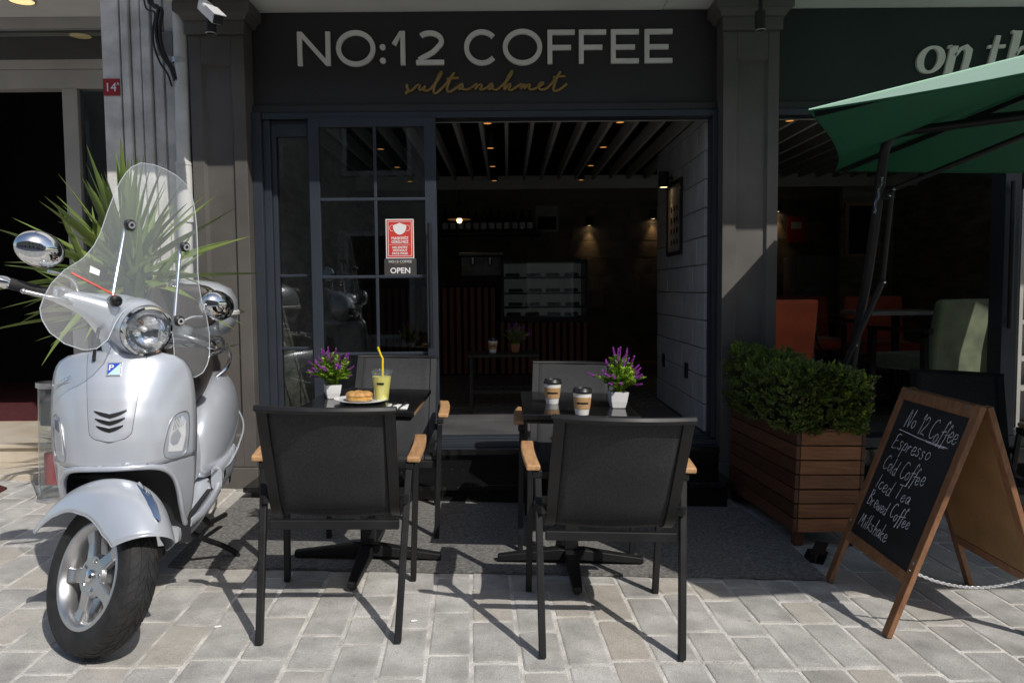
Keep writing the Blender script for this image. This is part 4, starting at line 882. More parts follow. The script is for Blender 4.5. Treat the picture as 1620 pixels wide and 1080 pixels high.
# lemonade
p = on_table(603.5, 634); jc = thing('lemonade_cup', 'clear plastic cup of yellow lemonade with a bent yellow straw', 'cup', tuple(p), 0, None, True)
q = MB(); q.lathe([(.0, 0), (.0315, 0), (.033, .004), (.0465, .127), (.0485, .128), (.0485, .132), (.0455, .131), (.032, .005), (0, .003)], 32); q.build('cup', m_clear, jc, 50)
q = MB(); q.lathe([(0, .0035), (.0312, .0052), (.0432, .112), (0, .112)], 32); q.build('lemonade', m_juice, jc, 50)
q = MB(); q.lathe([(.0487, .131), (.050, .132), (.050, .139), (.046, .143), (.043, .143), (.041, .1385), (0, .1385)], 32, cap=(False, True)); q.build('lid', m_clear, jc, 50)
q = MB(); q.tube([(.004, .0, .115), (.003, .0, .195), (-.003, 0, .205), (-.010, .0, .222), (-.020, .0, .247)], .0046, 10); q.build('straw', m_yellow, jc, 50)
q = MB()
for k in range(9):
    a0, a1 = R(-112+5*k), R(-107+5*k); r0, r1 = .0418, .0428
    q.add([(r0*math.cos(a0), r0*math.sin(a0), .078), (r0*math.cos(a1), r0*math.sin(a1), .078), (r1*math.cos(a1), r1*math.sin(a1), .0875), (r1*math.cos(a0), r1*math.sin(a0), .0875)], [(0,1,2,3)])
q.build('printed_band', m_black, jc)
# napkin and cutlery
p = on_table(629, 643); nk = thing('napkin', 'folded white paper napkin at the right end of the plate', 'napkin', tuple(p), R(4), None, True)
q = MB(); q.grid(lambda u, v: Vector((-.045+.09*u, -.07+.14*v, .0012+.0018*math.sin(3*u+2*v))), 6, 6); q.build('upper_fold', m_paper, nk, 179, solid=.0016); q = MB(); q.box(-.046, .046, -.071, .071, .0, .0007); q.build('lower_fold', m_paper, nk)
def cut(name, label, dx, tines):
    f = thing(name, label, name, (p.x+dx, p.y+.005, p.z+.005), R(-3), None, True); q = MB(); q.tube([(0, -.085, .001), (0, -.02, .001), (0, .02, .001)], .0042, 8, flat=((0,0,1), .4)); q.build('handle', m_black, f, 60)
    q = MB()
    if tines:
        q.box(-.010, .010, .02, .045, .0, .0015)
        for k in range(4): q.box(-.010+.0057*k, -.0072+.0057*k, .045, .085, .0, .0015)
    else: q.box(-.008, .008, .02, .095, .0, .0012)
    q.build('head' if tines else 'blade', m_black, f)
cut('fork', 'black plastic fork lying on the white napkin', -.02, True); cut('knife', 'black plastic knife lying beside the fork on the napkin', .022, False)
# coffee cups
def coffee(px, py, label, s=1.0, par=None):
    p = on_table(px, py) if par is None else Vector(par); c = thing('coffee_cup', label, 'cup', tuple(p), R(-6), 'paper coffee cups with black lids', True, s)
    q = MB(); q.lathe([(0, .002), (.0275, .0), (.0285, .002), (.0395, .094), (.041, .0945), (.041, .097), (0, .097)], 32); q.build('cup', m_paper, c, 50)
    q = MB(); q.lathe([(.0322, .027), (.0335, .027), (.0385, .076), (.0374, .076)], 32); sv = q.build('sleeve', m_kraft, c, 50)
    q = MB(); q.lathe([(.0412, .093), (.0425, .0935), (.0425, .099), (.040, .101), (.0385, .110), (.037, .113), (.034, .113), (.032, .107), (.0, .106)], 32); q.build('lid', m_black, c, 50)
    q = MB()
    for k in range(14):
        a0, a1 = R(-128+6*k), R(-122+6*k); r0, r1 = .0360, .0368
        q.add([(r0*math.cos(a0), r0*math.sin(a0), .0475), (r0*math.cos(a1), r0*math.sin(a1), .0475), (r1*math.cos(a1), r1*math.sin(a1), .0555), (r1*math.cos(a0), r1*math.sin(a0), .0555)], [(0,1,2,3)])
    q.build('printed_band', m_black, sv)
coffee(873.5, 638, 'left paper coffee cup with kraft sleeve on the right table', 1.0); coffee(920.5, 655.5, 'right, nearer paper coffee cup with kraft sleeve on the right table', 1.0)
coffee(0, 0, 'dim paper cup on the low table inside the entrance', 1.0, (-.125, 6.38, FZ+.463))
# flower pots
def flower_pot(p, label, seed, rz, s=1, tilt=True, potmat=m_ceramic):
    rf = random.Random(seed); c = thing('flower_pot', label, 'plant', tuple(p), rz, 'white square pots of purple flowers', tilt, s)
    q = MB(); sec = [(.026, 0), (.029, .002), (.0355, .03), (.0395, .062), (.041, .074), (.038, .074), (.035, .066)]
    q.loft([[(sx*r, sy*r, z) for sx, sy in ((-1,-1), (1,-1), (1,1), (-1,1))] for r, z in sec]); q.build('pot', potmat, c, None, .004)
    q = MB(); q.box(-.0345, .0345, -.0345, .0345, .060, .068); q.build('soil', m_soil, c)
    fol = MB(); nspk = 0
    for i in range(80):
        a = rf.uniform(0, 2*math.pi); e = rf.random()**.6*.95; L = rf.uniform(.085, .165)*(1.15-.30*e); d = Vector((math.cos(a)*math.sin(e), math.sin(a)*math.sin(e), math.cos(e)))
        b0 = Vector((rf.uniform(-.022,.022), rf.uniform(-.022,.022), .066)); tip = b0+d*L+Vector((0, 0, -.02*e)); mid_ = b0+d*L*.5+Vector((0, 0, .008))
        path = spline([b0, mid_, tip], 5); fol.tube(path, .0011, 4)
        for k in range(3, len(path)):
            pth = path[k]
            for j in range(8):
                aa = rf.uniform(0, 6.28); v = Vector((math.cos(aa), math.sin(aa), rf.uniform(.2, 1.0))).normalized(); l = rf.uniform(.012, .021); w = v.cross(Vector((0, 0, 1))).normalized()*l*.22
                fol.add([pth, pth+v*l*.5+w, pth+v*l, pth+v*l*.5-w], [(0,1,2,3)])
        if i % 2 == 0 and e < .85:
            sp_ = MB(); dd = (tip-mid_).normalized(); top = tip+dd*.040; nn = dd.orthogonal().normalized()
            for k in range(30):
                t = k/29; cpt = tip+(top-tip)*t; aa = k*2.4; o = (nn*math.cos(aa)+dd.cross(nn)*math.sin(aa)); rr = .0060*(1.05-t*.75); l = .006
                v = (o+dd*.5).normalized(); w = v.cross(dd).normalized()*.0036
                sp_.add([cpt, cpt+v*rr*.7+w, cpt+v*(rr+l*.5)+dd*.003, cpt+v*rr*.7-w], [(0,1,2,3)])
            sp_.build('flower_spike', m_purple, c)
    fol.build('foliage', m_herb, c)
flower_pot(on_table(526, 630), 'white pot of purple flowers on the left table', 11, R(22), .88); flower_pot(on_table(977, 644.5), 'white pot of purple flowers on the right table', 5, R(5))
flower_pot((.06, 6.40, FZ+.463), 'dim pot of flowers on the low table inside the entrance', 7, 0, .9, False, m_terra)

# ================================================================ planter with clipped box hedge
pa = PG(1257, 864); ang = R(4.5)
PM = Matrix.Translation((pa.x, pa.y, gz(pa.x)+.004)) @ TILT @ Matrix.Rotation(ang, 4, 'Z')
pn = thing('wooden_planter', 'long brown planter box of horizontal wood planks beside the doormat', 'planter', M=PM)
PWd, PL, PH, PB = .325, .90, .605, .075; npk = 7; ph = (PH-PB)/npk
for x in (.0, PWd):
    for y in (.0, PL):
        q = MB(); q.box(x-.001 if x == 0 else x-.044, x+.045 if x == 0 else x+.001, y-.001 if y == 0 else y-.044, y+.045 if y == 0 else y+.001, 0, PH-.004); q.build('corner_post', m_plank_d, pn, None, .003)
rq = random.Random(9)
for k in range(npk):
    z0, z1 = PB+k*ph+.003, PB+(k+1)*ph-.003
    for xs in ((-.022, -.0015), (PWd+.0015, PWd+.022)): q = MB(); q.box(*xs, -.02, PL+.02, z0, z1+rq.uniform(-.001,.001)); q.build('plank', m_plank_d, pn, None, .002)
    for ys in ((-.022, -.0015), (PL+.0015, PL+.022)): q = MB(); q.box(.002, PWd-.002, *ys, z0, z1+rq.uniform(-.001,.001)); q.build('plank', m_plank_e, pn, None, .002)
q = MB(); q.box(.046, PWd-.046, .046, PL-.046, PB, PH-.05); q.build('soil', m_soil, pn)
for y in (0, PL): q = MB(); q.box(-.0205, PWd+.0205, y-.021 if y == 0 else y-.02, y+.02 if y == 0 else y+.021, PH-.002, PH+.014); q.build('top_rail', m_plank_d, pn, None, .003)
hd = thing('box_hedge', 'dense clipped green box hedge growing in the wooden planter', 'hedge', M=PM)
rh = random.Random(21); H0 = PH-.03
leaf = MB(); leafn = MB(); stems = MB()
def hedge_env(x, y):                                # height of the clipped top at a place in the box
    return .285+.035*math.sin(7*y+1.2)+.025*math.sin(11*x+9*y)+.05*(y/PL)
def add_leaf(mb_, p, d, l):
    d = d.normalized(); s_ = d.cross(Vector((rh.uniform(-1,1), rh.uniform(-1,1), rh.uniform(-1,1)))).normalized()*l*.42; u = d.cross(s_).normalized()*l*.12
    mb_.add([p, p+d*l*.25+s_*.85+u, p+d*l*.7+s_*.9+u, p+d*l, p+d*l*.7-s_*.9+u, p+d*l*.25-s_*.85+u], [(0,1,2,3), (0,3,4,5)])
for i in range(2000):
    y = rh.uniform(-.035, PL+.05); x = rh.uniform(-.06, PWd+.03); ht = hedge_env(x, y)
    face = rh.random()
    if face < .42: p = Vector((x, y, H0+ht+rh.gauss(0, .016))); n_ = Vector((rh.uniform(-.5,.5), rh.uniform(-.5,.5), 1))
    elif face < .62: p = Vector((rh.choice((-.06, PWd+.028))+rh.gauss(0, .016), y, H0+.02+ht*rh.random())); n_ = Vector((1 if p.x > 0 else -1, rh.uniform(-.5,.5), rh.uniform(-.1,.9)))
    elif face < .86: p = Vector((x, (-.032 if rh.random() < .8 else PL+.045)+rh.gauss(0, .018), H0+.02+ht*rh.random())); n_ = Vector((rh.uniform(-.5,.5), -1 if p.y < .3 else 1, rh.uniform(-.1,.9)))
    else: p = Vector((x*.85+.02, y*.9+.04, H0+ht*rh.uniform(.2, .95))); n_ = Vector((rh.uniform(-1,1), rh.uniform(-1,1), rh.uniform(.2,1)))
    # rounded corners and hollows in the clipped outline
    ex = max(0, -p.x+.02, p.x-PWd+.03)/.08; ey = max(0, -p.y+.03, p.y-PL+.0)/.06; ez = max(0, (p.z-H0-ht+.05))/.06
    if ex*ex*.9+ez*ez*.9+ey*ey*.7 > 1.25 and rh.random() < .9: continue
    n_.normalize(); tw = n_*rh.uniform(.018, .036); new = rh.random() < (.20 if n_.z > .6 else .07); tgt = leafn if new else leaf
    stems.tube([p-tw*1.2, p, p+tw*.8], .0012, 3)
    for k in range(12):
        t = k/11; c = p-tw*.7+tw*1.7*t; a = k*2.4+rh.random(); o = n_.orthogonal().normalized(); o2 = n_.cross(o)
        add_leaf(tgt, c, (o*math.cos(a)+o2*math.sin(a))*(1.0-.6*t)+n_*(.3+.9*t), rh.uniform(.013, .022)*(1-.25*t))
deadl = MB()
for k in range(90): add_leaf(deadl, Vector((rh.uniform(-.05, PWd+.05), rh.choice((-.045, rh.uniform(0, PL))), H0+rh.uniform(.05, .31))), Vector((rh.uniform(-1,1), rh.uniform(-1,1), rh.uniform(-1,1))), .018)
deadl.build('dead_leaves', leafmat('dead_leaf', (.42,.33,.10), (.25,.15,.05), .6, .1, 9), hd)
leaf.build('crown', m_box, hd); leafn.build('new_growth', m_boxn, hd)
for k in range(9): stems.tube([(PWd*.5+rh.uniform(-.08,.08), .08+.09*k, H0), (PWd*.5+rh.uniform(-.12,.12), .08+.09*k+rh.uniform(-.06,.06), H0+.2)], [.009, .004], 6)
stems.build('stems', m_bark, hd)
q = MB(); q.box(-.03, PWd+.03, .0, PL, H0, H0+.13); 
q = MB()
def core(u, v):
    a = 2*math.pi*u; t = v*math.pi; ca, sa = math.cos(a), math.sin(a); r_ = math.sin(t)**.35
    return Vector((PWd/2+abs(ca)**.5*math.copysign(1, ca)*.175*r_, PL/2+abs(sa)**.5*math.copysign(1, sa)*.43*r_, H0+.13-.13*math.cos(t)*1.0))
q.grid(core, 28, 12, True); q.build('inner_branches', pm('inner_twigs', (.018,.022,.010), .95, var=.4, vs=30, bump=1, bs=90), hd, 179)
br = PG(1290, 880); bk = thing('metal_bracket', 'black bent metal channel lying at the foot of the planter', 'bracket', (br.x, br.y, gz(br.x)+.003), R(-28), None, True)
q = MB(); q.box(-.05, .05, -.12, .10, 0, .003); q.build('flange', m_blackm, bk); q = MB(); q.box(-.012, .012, -.12, .10, .0035, .045); q.build('web', m_blackm, bk); q = MB(); q.box(-.012, .05, -.12, .10, .0455, .048); q.build('lip', m_blackm, bk)

# ================================================================ chalkboard A-sign
f1, f2 = PG(1410, 1012), PG(1312, 918); f3 = PG(1520, 918)
ab = thing('chalkboard_sign', 'wooden A-frame chalkboard with handwritten drinks menu', 'sign', (0, 0, 0), 0, None); cxA = (f1.x+f3.x)/2; cyA = (f1.y+f2.y)/2
ab.matrix_basis = Matrix.Translation((cxA, cyA, gz(cxA)+.004)) @ TILT @ Matrix.Rotation(R(-1), 4, 'Z')
HW = abs(f1.y-f2.y)/2; HS = (f3.x-f1.x)/2; TOP = .895
def leafboard(sgn, face_mat, chalk):
    # local frame of one leaf: origin at foot line centre, v up along the leaf, u along y
    foot = Vector((sgn*HS, 0, 0)); topv = Vector((sgn*.012, 0, TOP)); vdir = (topv-foot).normalized(); L = (topv-foot).length; nrm = Vector((sgn, 0, 0)); nrm = (nrm-vdir*nrm.dot(vdir)).normalized()
    def W(u, v, d): return foot+Vector((0, u, 0))+vdir*v+nrm*d
    t = .022
    parts = []
    for s in (-1, 1): q = MB(); u0, u1 = sorted((s*HW, s*(HW-.045))); q.prism([(u0, 0), (u1, 0), (u1, L), (u0, L)], W, -t/2, t/2); parts.append(q.build('post', m_board_w, ab, None, .003))
    for (v0, v1) in ((L-.055, L-.004), (.21, .255)): q = MB(); q.prism([(-HW+.045, v0), (HW-.045, v0), (HW-.045, v1), (-HW+.045, v1)], W, -t/2, t/2-.002); q.build('rail', m_board_w, ab, None, .003)
    q = MB(); q.prism([(-HW+.042, .25), (HW-.042, .25), (HW-.042, L-.05), (-HW+.042, L-.05)], W, -.004, .003); q.build('board', face_mat, ab)
    q = MB(); q.prism([(-HW+.042, .25), (HW-.042, .25), (HW-.042, L-.05), (-HW+.042, L-.05)], W, -.009, -.0042); q.build('backing', m_mdf, ab)
    return W, L
W, L = leafboard(-1, m_chalkb, True); W2, L2 = leafboard(1, m_chalkb, False)
for s in (-1, 1):
    q = MB(); q.cyl((-.03, s*(HW-.08), TOP-.012), (.03, s*(HW-.08), TOP-.012), .008, 10); q.build('hinge', m_alu, ab)
    q = MB(); c = W(s*(HW-.022), .30, .0112); q.lathe([(0, 0), (.006, 0), (.005, .003), (0, .004)], 10, Matrix.Translation(c) @ Matrix.Rotation(R(-70), 4, 'Y')); q.build('screw', m_alu, ab)
# chalk handwriting: strokes per letter in a unit box
FONT = {
'N': [[(0,0),(.12,1),(.42,.05),(.6,1.05)]], 'o': [[(.25,.48),(.08,.38),(.05,.15),(.2,0),(.38,.12),(.4,.36),(.25,.48)]], '1': [[(.05,.75),(.2,1.0),(.16,0)]], '2': [[(.05,.8),(.2,1),(.4,.92),(.4,.65),(.05,.05),(.25,.06),(.5,.0)]],
'C': [[(.55,.85),(.4,1),(.15,.85),(.03,.45),(.12,.1),(.35,0),(.55,.15)]], 'f': [[(.45,.9),(.36,1.05),(.25,.9),(.2,.4),(.1,-.32),(.04,-.2)],[(.0,.42),(.45,.5)]], 'e': [[(.05,.22),(.36,.28),(.34,.44),(.18,.48),(.06,.28),(.1,.05),(.28,0),(.45,.14)]],
'E': [[(.5,1),(.1,.95),(.05,.5),(.02,0),(.5,.06)],[(.06,.52),(.42,.56)]], 's': [[(.34,.42),(.2,.5),(.08,.38),(.3,.18),(.22,0),(.02,.06)]], 'p': [[(.08,.46),(.04,-.4)],[(.07,.35),(.22,.5),(.38,.36),(.3,.08),(.08,.1)]], 'r': [[(.06,.46),(.05,0)],[(.06,.25),(.2,.45),(.34,.44)]],
'l': [[(.12,1),(.06,.1),(.16,0)]], 'd': [[(.36,.4),(.2,.48),(.05,.3),(.08,.06),(.25,0),(.38,.2)],[(.44,1),(.38,.2),(.46,0)]], 'I': [[(.12,.95),(.06,0)]], 'c': [[(.36,.4),(.22,.48),(.06,.3),(.08,.06),(.25,0),(.4,.1)]],
'T': [[(-.05,.95),(.65,1)],[(.28,.96),(.24,0)]], 'a': [[(.36,.4),(.2,.48),(.05,.28),(.1,.04),(.26,.06),(.37,.4),(.36,.1),(.46,0)]], 'B': [[(.08,1),(.05,0)],[(.0,.95),(.3,1),(.42,.8),(.1,.55),(.4,.45),(.45,.15),(.2,0),(0,.04)]],
'w': [[(.02,.46),(.12,.02),(.25,.36),(.38,.02),(.5,.46)]], 'M': [[(.0,0),(.12,1),(.34,.35),(.55,1),(.62,0)]], 'i': [[(.1,.46),(.1,.0)],[(.12,.68),(.14,.72)]], 'k': [[(.1,1),(.05,0)],[(.36,.48),(.08,.22),(.4,0)]], 'h': [[(.1,1),(.05,0)],[(.06,.28),(.22,.46),(.34,.38),(.36,0)]], ' ': []}
ADV = {'N':.72,'C':.62,'M':.74,'T':.62,'E':.58,'B':.54,'w':.58,'l':.24,'i':.22,'1':.3,'I':.26,' ':.42,'f':.36}
rc = random.Random(14)
def write(txt, u0, v0, size, du, rise, slant=.18):
    x = 0
    for chh in txt:
        q = MB(); jr = rc.gauss(0, .05); js = rc.uniform(.9, 1.12)
        for stq in FONT[chh]:
            pts = [Vector((x+(a+slant*b_)*1.0, b_)) for a, b_ in [(a*js, b_*js+jr) for a, b_ in stq]]
            pts = spline(pts, 4) if len(pts) > 2 else pts
            q.tube([W(u0+p_.x*size*du+rc.gauss(0, .0005), v0+p_.y*size+p_.x*size*rise+rc.gauss(0, .0005), .0032) for p_ in pts], [rc.uniform(.0009, .0021) for _ in pts], 5, flat=((W(0,0,1)-W(0,0,0)), .4))
        if q.V: q.build('chalk_letter', m_chalk, ab, 60)
        x += ADV.get(chh, .47)+.05
    return x*size
# u runs from the far edge (left in the photo, +y) to the near edge
def line(txt, u0, v0, size, du, rise): return write(txt, u0, v0, size, -du, rise)
U0 = HW-.045
LINES = (('No 12 Coffee', .085, L-.175, .080, .84), ('Espresso', .055, L-.27, .070, 1.05), ('Cold Coffee', .045, L-.375, .070, .92), ('Iced Tea', .05, L-.465, .068, 1.12), ('Brewed Coffee', .035, L-.545, .066, .86), ('Milkshake', .035, L-.645, .064, .92))
for t_, du0, v0, s_, st_ in LINES: line(t_, U0-du0, v0, s_, st_, 0.0)
q = MB(); q.tube([W(U0-.06, L-.186, .0032), W(U0-.25, L-.194, .0032), W(U0-.46, L-.192, .0032)], .0018, 5); q.tube([W(U0-.30, L-.197, .0032), W(U0-.44, L-.198, .0032)], .0014, 5); q.build('underline', m_chalk, ab)
# white chain tying the two leaves
ca = W(-HW+.02, .27, .012); cb_ = Vector((-ca.x, ca.y, ca.z)); q = MB()
nl = 44
for i in range(nl):
    t = (i+.5)/nl; pth = lambda t: ca+(cb_-ca)*t+Vector((0, 0, -.06*4*t*(1-t))); c = pth(t); d = (pth(t+.005)-pth(t-.005)).normalized(); n1 = d.cross(Vector((0, 1, .2))).normalized() if i % 2 else Vector((0, 1, .2)).cross(d).cross(d).normalized()
    q.tube([c+d*.0105*math.cos(R(a))+n1*.0048*math.sin(R(a)) for a in range(0, 360, 45)], .0018, 5, True)
q.build('chain', pm('pale_chain', (.7,.7,.72), .4, metal=.3), ab, 60)

# ================================================================ hexagonal cantilever parasol
RC, ZR, ZPK = 1.751, 1.969, 2.403; cC = Vector((2.905, 3.229, 0)); A0 = 184.5
um = thing('parasol', 'green hexagonal cantilever parasol with black frame behind the planter', 'parasol', (1.88, 4.52, gz(1.88))); Ou = Matrix.Translation((-1.88, -4.52, -gz(1.88)))
def vtx(k, f=1., dz=0): a = R(A0+60*k); return Vector((cC.x+RC*f*math.cos(a), cC.y+RC*f*math.sin(a), ZR+(ZPK-ZR)*(1-f)+dz))
for k in range(6):
    q = MB(Ou)
    def pan(u, v, k=k):                              # u across the panel, v from rim to peak; rim scalloped inwards, cloth sagging
        f = 1-v; a_, b2 = vtx(k, f), vtx(k+1, f); p = a_.lerp(b2, u); s_ = 4*u*(1-u); c = Vector((cC.x, cC.y, p.z))
        return p+(c-p)*(.036*s_*f*f)+Vector((0, 0, -.03*s_*f*(1-f)-.016*s_*f*f))
    q.grid(lambda u, v: pan(u, v)+Vector((0, 0, .002)), 15, 13); cp = q.build('canopy_panel', m_mint, um, 179); q = MB(Ou); q.grid(pan, 15, 13); q.build('canopy_underside', m_green, cp, 179); q = MB(Ou); q.tube([pan(i/14, 0) for i in range(15)], .004, 6); q.build('hem', m_green, cp, 60); q = MB(Ou); q.tube([vtx(k, 1-i/10, .004) for i in range(11)], .004, 6); q.build('seam', m_mint, cp, 60)  # one cloth: top side coloured as sunlit, underside in its own green
for k in range(6):
    q = MB(Ou); q.bar(vtx(k, .985, -.018), vtx(k, .03, -.03), .016, .024); q.build('rib', m_blackm, um)
    q = MB(Ou); q.bar(vtx(k, .55, -.03), Vector((cC.x, cC.y, 2.06)), .014, .02); q.build('strut', m_blackm, um)
q = MB(Ou); q.cyl((cC.x, cC.y, 2.0), (cC.x, cC.y, ZPK-.01), .028); q.lathe([(.0, 2.03), (.05, 2.03), (.05, 2.1), (0, 2.1)], 20, Matrix.Translation((cC.x, cC.y, 0))); q.build('hub', m_blackm, um, 40)
mast = [Vector((1.88, 4.53, gz(1.8)+.05)), PY(1348, 575, 4.47), PY(1372, 440, 4.32), PY(1386, 340, 4.20), PY(1398, 250, 4.11), PY(1404, 226, 4.08), PY(1418, 212, 4.05), PY(1440, 207, 4.0)]
arm_end = Vector((cC.x-.03, cC.y, 2.07))
q = MB(Ou); q.tube(spline(mast, 5), .025, 14); q.build('mast', m_blackm, um, 40)
q = MB(Ou); q.tube([PY(1438, 207.5, 4.01), arm_end], .021, 12); q.build('arm', m_blackm, um, 40)
j1 = PY(1411, 300, 4.13); tgt = PY(1438, 207.5, 4.01).lerp(arm_end, .62)
q = MB(Ou); q.tube([j1, tgt+Vector((0, 0, -.01))], .014, 10); q.build('brace', m_blackm, um, 40)
j2, j3 = PY(1396, 446, 4.27), PY(1330, 590, 4.42)
q = MB(Ou); q.tube([j1+Vector((0, 0, -.01)), j2], .013, 10); q.build('control_link', m_blackm, um, 40)
q = MB(Ou); q.tube([j2, j3], .016, 10); q.build('crank_lever', m_blackm, um, 40)
q = MB(Ou); q.bar(PY(1390, 308, 4.16), PY(1413, 308, 4.14), .03, .05); q.build('collar', m_blackm, um, None, .005)
for p_, r_ in ((j1, .012), (j2, .011), (PY(1351, 545, 4.40), .011), (PY(1441, 205, 3.99), .011), (PY(1404, 310, 4.12), .010), (PY(1392, 282, 4.11), .010)):
    q = MB(Ou); q.lathe([(0, 0), (r_*.8, 0), (r_*.6, .008), (0, .01)], 12, Matrix.Translation(p_+Vector((0, -.022, 0))) @ Matrix.Rotation(R(90), 4, 'X')); q.build('bolt', m_chrome, um, 40)
q = MB(Ou)
p0 = PY(1391, 285, 4.10)+Vector((0, -.02, 0))
for i in range(16):
    c = p0+Vector((-.0025*i+.006*math.sin(i), -.012, -.011*i)); q.tube([c+Vector((.004*math.cos(R(a)), .002*(i % 2), .0065*math.sin(R(a)))) for a in range(0, 360, 60)], .0013, 4, True)
q.build('safety_chain', m_chrome, um)
q = MB(Ou); q.box(1.55+.28, 1.98, 4.40, 4.66, gz(1.9)+.005, gz(1.9)+.06); q.build('base_weight', m_blackm, um, None, .01)

for lb_, px, py in (('white cigarette end on the paving left of the left near chair', 345, 993), ('tiny white paper scrap on the paving between the two near chairs', 655, 984)):
    g = PG(px, py); q = MB(Matrix.Translation((g.x, g.y, gz(g.x)+.006)) @ TILT @ Matrix.Rotation(rc.uniform(0, 3), 4, 'Z')); q.tube([(-.012, 0, 0), (.0, .001, 0), (.012, 0, .001)], [.0035, .004, .003], 8); tag(q.build('cigarette_end' if px < 400 else 'paper_scrap', m_paper, None, 60), lb_, 'litter')
# ================================================================ silver scooter (local frame: x forward, y left, z up, front wheel contact at origin)
wc = PG(153, 1036); SS = 1.15; HEAD = R(-78.5); STEER = R(46); LEAN = R(.8)
SM = Matrix.Translation((wc.x, wc.y+.03, gz(wc.x)+.006)) @ Matrix.Rotation(HEAD, 4, 'Z') @ Matrix.Rotation(-LEAN, 4, 'X') @ Matrix.Scale(SS, 4)
sct = thing('scooter', 'silver motor scooter with tall clear windscreen parked with its front wheel turned', 'scooter', M=SM)
RW = .229; AX = Vector((-math.sin(R(25)), 0, math.cos(R(25)))); PV = Vector((.0, 0, RW-.02))
ST = Matrix.Translation(PV) @ Matrix.Rotation(STEER, 4, AX) @ Matrix.Translation(-PV)
def sup(a, b, n, N=32):
    out = []
    for k in range(N):
        t = 2*math.pi*k/N; c, s = math.cos(t), math.sin(t); out.append((a*math.copysign(abs(c)**(2/n), c), b*math.copysign(abs(s)**(2/n), s)))
    return out
# ---- leg shield
ZL = [.20, .28, .36, .44, .52, .60, .68, .74, .79, .825, .85, .868, .88, .888]
WL = [.150, .184, .202, .213, .220, .224, .224, .221, .216, .208, .194, .170, .132, .085]
XC = [-.235, -.185, -.165, -.155, -.150, -.155, -.172, -.192, -.212, -.229, -.243, -.254, -.262, -.268]
XE = [-.40, -.375, -.355, -.345, -.340, -.338, -.338, -.338, -.338, -.335, -.328, -.318, -.304, -.285]
def shield(y, z, off=0):
    w_ = lerp(ZL, WL, z); t = min(1, abs(y)/w_); xc, xe = lerp(ZL, XC, z), lerp(ZL, XE, z)
    x = xc-(xc-xe)*t**2.6
    e = .002; t2 = min(1, (abs(y)+e)/w_); dx = ((xc-(xc-xe)*t2**2.6)-x)/e*(1 if y >= 0 else -1)
    n = Vector((1, -dx, .25)).normalized(); return Vector((x, y, z))+n*off
ZA = .525
def levels(z0, z1, n): return [z0+(z1-z0)*i/(n-1) for i in range(n)]
up = [ZA+(.888-ZA)*(1-(1-i/30)**1.7) for i in range(31)]
q = MB(); q.grid(lambda u, v: shield((2*u-1)*lerp(ZL, WL, up[min(30, round(v*30))]), up[min(30, round(v*30))]), 41, 31)
def yin(z): t = min(1, max(0, (z-.20)/(ZA-.20))); return .178*(1-t**7)**(1/5)
lo = [.20+(ZA-.20)*(1-(1-i/26)**2.2) for i in range(27)]
for s in (-1, 1):
    q.grid(lambda u, v, s=s: shield(s*(yin(lo[min(26, round(v*26))])+(lerp(ZL, WL, lo[min(26, round(v*26))])-yin(lo[min(26, round(v*26))]))*u), lo[min(26, round(v*26))]), 14, 27)
bm_ = q; shobj = bm_.build('leg_shield', m_silver, sct, 179, solid=.012)
# merge seams so the shading is continuous
bmx = bmesh.new(); bmx.from_mesh(shobj.data); bmesh.ops.remove_doubles(bmx, verts=bmx.verts, dist=.0012); bmesh.ops.recalc_face_normals(bmx, faces=bmx.faces); bmx.to_mesh(shobj.data); bmx.free()
shobj.data.polygons.foreach_set('use_smooth', [True]*len(shobj.data.polygons))
edge = [shield(-lerp(ZL, WL, z), z) for z in levels(.20, .888, 40)]+[shield(lerp(ZL, WL, z), z) for z in levels(.888, .20, 40)]
q = MB(); q.tube(edge, .0075, 8); q.build('edge_trim', m_alu, shobj, 60)
q = MB(); arch_ = [shield(-yin(z), z, .003) for z in lo]+[shield(yin(z), z, .003) for z in lo[::-1][1:]]; q.tube(arch_, .010, 8); q.build('arch_lip', m_silver, shobj, 60)
q = MB(); q.grid(lambda u, v: Vector((-.37+.04*math.cos((u-.5)*2.6), (2*u-1)*.20, .21+.36*v)), 12, 6); q.build('inner_well', m_black, shobj, 179)
for i in range(9):
    q = MB(); q.bar((-.322, -.17, .30+.028*i), (-.322, -.03, .30+.028*i), .006, .006); q.build('radiator_fin', m_blackm, shobj)
q = MB(); q.grid(lambda u, v: Vector((lerp(ZL, XE, .22+.64*v)-.045+.02*math.cos((u-.5)*3), (2*u-1)*lerp(ZL, WL, .22+.64*v)*.97, .22+.64*v)), 14, 14); q.build('rear_shield_lining', m_silver, shobj, 179, solid=.006)
